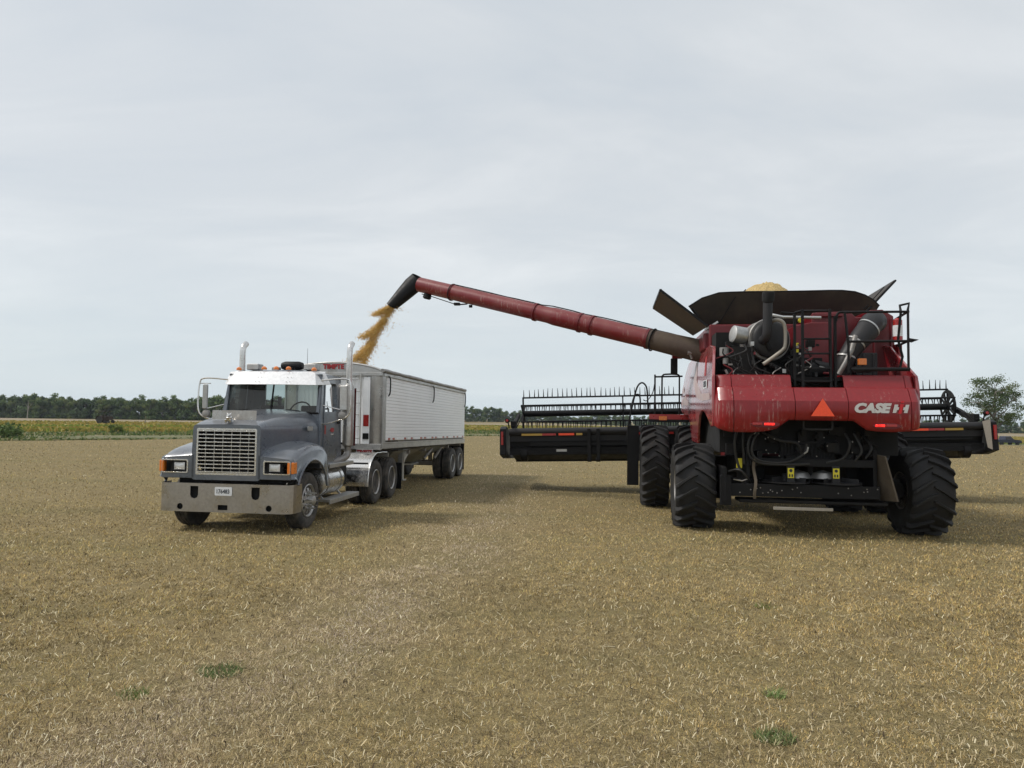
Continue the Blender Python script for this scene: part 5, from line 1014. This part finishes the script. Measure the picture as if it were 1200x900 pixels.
# ------------------------------------------------------------------ HEADER
def build_header():
    o0=c2w((6.2,.20,0)); T=thing('draper_header','long black draper header with tined reel, mounted in front of the red combine','header',o0,CA,rx=-.030)
    W=6.42
    b=MB(); b.cyl((0,-W,1.88),(0,W,1.88),.11,20); b.b2(.02,.12,-W,W,1.60,1.84); b.build('top_beam','greyp',T)
    s=MB(); s.add([(.03,-W,1.80),(.03,W,1.80),(.10,W,1.42),(.10,-W,1.42)],[(0,1,2,3)]); s.b2(.0,.14,-W,W,1.30,1.42); s.b2(-.06,.02,-W+.3,-1.2,1.52,1.57); s.b2(-.06,.02,1.2,W-.6,1.47,1.58); s.build('back_sheet','black',T,solid=.01)
    lb=MB(); lb.b2(-.02,.35,-W,-.9,1.21,1.30); lb.b2(-.02,.35,.9,W,1.21,1.30); lb.build('lower_beam','black',T,bevel=.01)
    for y in (3.95,-3.9):
        m=MB(); m.b2(-.16,.02,y-.16,y-.06,1.05,1.95); m.b2(-.16,.02,y+.10,y+.20,1.05,1.95); m.cyl((-.08,y-.16,1.07),(-.08,y-.04,1.07),.07,12); m.cyl((-.08,y+.09,1.07),(-.08,y+.21,1.07),.07,12); m.build('frame_leg','black',T,bevel=.008)
    for sy in (1,-1):
        m=MB(); m.lathe([(-.1,.02),(-.1,.18),(-.08,.21),(.08,.21),(.1,.18),(.1,.02)],(.15,sy*(W-.42),1.22),(0,1,0),24); m.build('gauge_wheel','black',T)
        # end shield / divider
        poly=[(-.25,1.23),(-.18,1.98),(.1,2.05),(1.3,1.75),(2.4,1.15),(2.4,1.0),(.3,1.1)]
        m=MB(); m.prism(poly,1,sy*(W+.08),sy*(W+.26)) if sy>0 else m.prism(poly,1,-(W+.26),-(W+.08)); E_=m.build('end_shield','black',T,bevel=.02)
        m=MB(); m.b2(-.262,-.258,0,0,0,0) if False else m.b2(-.262,-.205,sy*(W+.15),sy*(W+.21),1.52,1.90); m.build('end_reflector','redlens',E_)
        if sy<0:
            m=MB(); m.add([(-.26,sy*(W+.09),1.25),(-.20,sy*(W+.09),2.05),(-.14,sy*(W-.08),2.0),(-.16,sy*(W+.02),1.30)],[(0,1,2,3)]); m.build('end_plate','tube',E_,solid=.02,angle=1,label='pale worn plate on the inner side of the end shield')
        m=MB(); m.lathe([(0,.05),(.0,.075),(.05,.075),(.06,.03)],(-.08,sy*(W+.04),2.22),(-1,0,0),14); m.tube([(-.05,sy*(W+.04),2.22),(0,sy*(W),2.0)],.02,6); m.lathe([(0,.06),(.03,.05)],(-.14,sy*(W+.04),2.22),(-1,0,0),14)
        m.build('marker_lamp','black',T); m=MB(); m.lathe([(0,.04),(.012,.035)],(-.175,sy*(W+.04),2.22),(-1,0,0),14); m.build('marker_lens','redlens',T)
        # reel arm
        m=MB(); m.beam((.1,sy*(W-.1),2.0),(1.5,sy*(W-.1),2.38),.08,.14); m.tube([(.2,sy*(W-.12),1.9),(.9,sy*(W-.12),2.25)],.04,8); m.box((.25,sy*(W-.1),2.1),(.3,.15,.2)); m.tube(curve([(.1,sy*(W-.2),2.0),(.3,sy*(W-.3),2.25),(.8,sy*(W-.3),2.4)],4),.018,6); m.build('reel_arm','frame',T,bevel=.01)
    for y in (.05,): 
        m=MB(); m.beam((.1,y,2.0),(1.5,y,2.42),.08,.14); m.build('reel_arm','frame',T,bevel=.01)
    # reflectors on the beam
    def refl(y,w,mat,z=1.80): m=MB(); m.b2(-.115,-.108,y-w/2,y+w/2,z-.03,z+.03); m.build('reflector',mat,T)
    for (y,w,c) in ((5.75,.6,'yellow2'),(5.25,.40,'redlens'),(4.75,.45,'orange'),(4.38,.18,'yellow2'),(2.75,.45,'redlens'),(2.2,.4,'orange'),(1.85,.25,'redlens'),(-4.35,.35,'yellow2'),(-4.75,.5,'orange'),(-5.2,.4,'redlens'),(-5.65,.45,'yellow2')): refl(y,w,c)
    m=MB(); m.b2(-.025,-.018,4.75,5.05,1.30,1.37); m.build('maker_plate','alu',T); 
    # deck, cutterbar
    m=MB(); m.add([(.2,-W,1.28),(.2,W,1.28),(1.35,W,.98),(1.35,-W,.98)],[(0,1,2,3)]); m.build('draper_belt','frame',T,solid=.05)
    m=MB(); m.b2(1.35,1.5,-W,W,.94,1.0)
    for i in range(170): y=-W+.05+i*.0755; m.add([(1.5,y-.02,.97),(1.5,y+.02,.97),(1.62,y,.965)],[(0,1,2)])
    m.build('cutter_bar','black',T)
    # reel
    cx,cz,rr=1.45,2.42,.50; RW=W-.22
    m=MB(); m.cyl((cx,-RW,cz),(cx,RW,cz),.095,16)
    m.build('reel_tube','black',T)
    for y in (-RW+.02,RW-.02):
        m=MB()
        if y<0:
            m.plate(circ(0,0,.46,40),[[(math.cos(a)*r_,math.sin(a)*r_) for (a,r_) in ((k*PI/3+.1,.15),(k*PI/3+.95,.15),(k*PI/3+.85,.40),(k*PI/3+.5,.42),(k*PI/3+.18,.40))] for k in range(6)],lambda u,v,w:(cx+u,y+w,cz+v),.03)
            m.tube([(cx+.46*math.cos(a),y,cz+.46*math.sin(a)) for a in [2*PI*i/32 for i in range(32)]],.03,6,closed=True)
        for k in range(6): a=PI/2+k*PI/3; m.beam((cx,y,cz),(cx+rr*math.cos(a),y,cz+rr*math.sin(a)),.03,.05,(0,1,0))
        m.build('reel_spider','black',T)
    for y in (-3.1,.12,3.1):
        m=MB()
        for k in range(6): a=PI/2+k*PI/3; m.beam((cx,y,cz),(cx+rr*math.cos(a),y,cz+rr*math.sin(a)),.02,.04,(0,1,0))
        m.build('reel_spider','black',T)
    rnd=random.Random(3)
    for k in range(6):
        a=PI/2+k*PI/3; bx_,bz_=cx+rr*math.cos(a),cz+rr*math.sin(a); m=MB(); m.cyl((bx_,-RW,bz_),(bx_,RW,bz_),.026,10)
        # tine direction: up on the top bar, otherwise trailing down
        dx,dz={0:(-.02,1),1:(-.5,-.85),2:(-.1,-1),3:(.1,-1),4:(.3,-.95),5:(.25,-.95)}[k]
        nt_=84
        for i in range(nt_):
            y=-RW+.06+i*(2*RW-.12)/(nt_-1)+rnd.uniform(-.025,.025); L=.27*(1 if k else rnd.uniform(.9,1.08)); t=Vector((bx_+dx*L,y+rnd.uniform(-.012,.012),bz_+dz*L))
            m.tube([(bx_,y,bz_),(bx_+dx*L*.35,y,bz_+dz*L*.35),t],[.019,.015,.006],5,cap=False)
        m.build('reel_bat','black',T,label='reel bat with a row of upright tines' if k==0 else None)
    m=MB(); m.tube([(cx,.05,2.5),(cx-.2,.05,2.95)],.015,6); m.build('reel_support','black',T)
M['yellow2']=paint('amber reflector',(.42,.26,.04),.4,0,.2,DUST,6,0)
build_header()

# ------------------------------------------------------------------ falling grain
def stream():
    # world polyline from spout mouth to trailer
    path=[Vector((-3.36,20.27,5.24)),Vector((-3.50,20.27,5.0)),Vector((-3.72,20.27,4.6)),Vector((-3.95,20.27,4.15)),Vector((-4.15,20.27,3.7)),Vector((-4.32,20.27,3.2)),Vector((-4.4,20.27,2.6))]
    P=curve([tuple(p) for p in path],12); P=np.array([tuple(p) for p in P]); m=len(P); n=24000
    u=rng.random(n)**.9; idx=u*(m-1); i0=np.clip(idx.astype(int),0,m-2); fr=(idx-i0)[:,None]; c=P[i0]*(1-fr)+P[i0+1]*fr
    w=.055+.035*u; ph=(u*4.1)%1.0; saw=(ph**1.5); off=rng.normal(size=(n,3))*w[:,None]*np.array([.9,.9,.5])
    shift=-.40*saw*(rng.random(n)<.7)*rng.random(n)**.7                                  # clumps peel off towards the left
    c=c+off; c[:,0]+=shift; c[:,2]+=.10*saw*(shift<-.05)
    spray=rng.random(n)<.05; c[spray,0]+=rng.exponential(.10,spray.sum()); c[spray,2]-=.1*rng.random(spray.sum())
    s=rng.uniform(.007,.013,n); base=np.array([(1,0,0),(-1,0,0),(0,1,0),(0,-1,0),(0,0,1),(0,0,-1)],float); V=(c[:,None,:]+base[None]*s[:,None,None]).reshape(-1,3)
    tri=np.array([(0,2,4),(2,1,4),(1,3,4),(3,0,4),(2,0,5),(1,2,5),(3,1,5),(0,3,5)]); F=(np.arange(n)[:,None,None]*6+tri[None]).reshape(-1,3)
    cc=np.repeat(pickc(n,[(.74,.47,.13),(.82,.60,.22),(.55,.32,.08),(.85,.70,.36)],[4,3,2,1]),6,0)
    o=mesh_np('grain_stream',V,F,strawm,cc); tag(o,'stream of golden soybeans falling from the auger spout into the trailer','falling grain',kind='stuff')
stream()

# ------------------------------------------------------------------ old tractor and pickup
def old_tractor():
    X,Y=-66.5,119; T=thing('old_tractor','small dark old tractor with a canopy standing in the yellow field','tractor',(X,Y,tz(X,Y)+.25),R(-15))
    for sy in (1,-1):
        m=MB(); m.lathe([(-.15,.3),(-.17,.55),(-.12,.62),(.12,.62),(.17,.55),(.15,.3),(.05,.25),(.05,.02)],(-.55,sy*.6,.6),(0,1,0),24); m.build('rear_wheel','rubber',T)
        m=MB(); m.lathe([(-.08,.15),(-.1,.3),(.1,.3),(.08,.15),(.02,.02)],(1.0,sy*.5,.32),(0,1,0),18); m.build('front_wheel','rubber',T)
        m=MB(); m.grid(lambda u,v:(-.55+.72*math.cos(PI*u),sy*(.45+.35*v),.62+.72*math.sin(PI*u)),10,2); m.build('mudguard','rust',T,solid=.03)
    m=MB(); m.b2(.1,1.2,-.22,.22,.6,1.15); m.b2(-.7,.2,-.2,.2,.5,.85); m.b2(1.15,1.25,-.25,.25,.55,1.2); m.b2(-.75,-.35,-.22,.22,1.0,1.08); m.b2(-.8,-.72,-.22,.22,1.0,1.4); m.build('body','rust',T,bevel=.04)
    m=MB()
    for x in (-.85,.35):
        for sy in (1,-1): m.tube([(x,sy*.5,.7),(x,sy*.5,2.0)],.035,6)
    m.tube([(.1,0,1.1),(-.15,0,1.35)],.02,6); m.tube([(.6,.12,1.1),(.6,.12,1.6)],.03,6); m.build('canopy_post','rust',T)
    m=MB(); m.b2(-1.05,.6,-.65,.65,2.0,2.08); m.build('canopy','rust',T,bevel=.03)
old_tractor()
def pickup():
    X,Y=96.6,142.; T=thing('pickup_truck','distant dark blue pickup parked side on at the field edge, far right','pickup',(X,Y,tz(X,Y)),R(8))
    prof=[(-2.6,.55),(-2.62,.95),(-2.6,1.12),(-.75,1.14),(-.70,1.14),(1.0,1.16),(1.2,1.15),(2.35,1.05),(2.6,.92),(2.65,.55)]
    m=MB(); m.prism(prof,1,-.95,.95); m.b2(-2.68,-2.6,-.9,.9,.5,.72); m.b2(2.62,2.74,-.9,.9,.45,.72); m.build('body','carblue',T,bevel=.05)
    m=MB(); m.add([(-.85,-.88,1.13),(1.15,-.88,1.13),(1.15,.88,1.13),(-.85,.88,1.13),(-.7,-.72,1.80),(.45,-.72,1.82),(.45,.72,1.82),(-.7,.72,1.80)],[(4,5,6,7),(0,1,5,4),(1,2,6,5),(2,3,7,6),(3,0,4,7)]); m.build('cabin','carblue',T,bevel=.04)
    for sy in (-1,1):
        m=MB(); m.add([(-.68,sy*.865,1.2),(.12,sy*.865,1.2),(.12,sy*.745,1.74),(-.62,sy*.745,1.73)],[(0,1,2,3)]); m.add([(.18,sy*.865,1.2),(.98,sy*.865,1.2),(.44,sy*.745,1.74),(.18,sy*.745,1.74)],[(0,1,2,3)]); m.build('side_window','sideglass',T,solid=.02)
    m=MB(); m.add([(1.10,-.8,1.19),(1.10,.8,1.19),(.52,.68,1.76),(.52,-.68,1.76)],[(0,1,2,3)]); m.build('windscreen','tint',T,solid=.01)
    for x in (-1.7,1.7):
        for sy in (-1,1): m=MB(); m.lathe([(-.12,.22),(-.13,.36),(.13,.36),(.12,.22)],(x,sy*.88,.37),(0,1,0),24); w=m.build('wheel','rubber',T); MB().lathe([(sy*.06,.22),(sy*.1,.05),(sy*.1,.01)],(x,sy*.88,.37),(0,1,0),20).build('rim','alu',w)
    m=MB(); m.b2(2.6,2.68,-.85,-.6,.78,.95); m.build('headlight','lens',T); m=MB(); m.b2(2.6,2.68,.6,.85,.78,.95); m.build('headlight','lens',T)
pickup()
hm=bpy.data.materials.new('haze air'); hm.use_nodes=True; nt=hm.node_tree; nt.nodes.clear(); out=nt.nodes.new('ShaderNodeOutputMaterial'); pv=nt.nodes.new('ShaderNodeVolumePrincipled')
pv.inputs['Color'].default_value=(.80,.88,1,1); pv.inputs['Density'].default_value=.00016; pv.inputs['Anisotropy'].default_value=.2; nt.links.new(pv.outputs[0],out.inputs['Volume'])
M['haze']=hm; o=MB().b2(-2800,2800,-400,2800,-4,16).build('haze','haze'); tag(o,'thin pale summer haze over the far fields and woods','haze',kind='stuff')
S.render.engine='CYCLES'
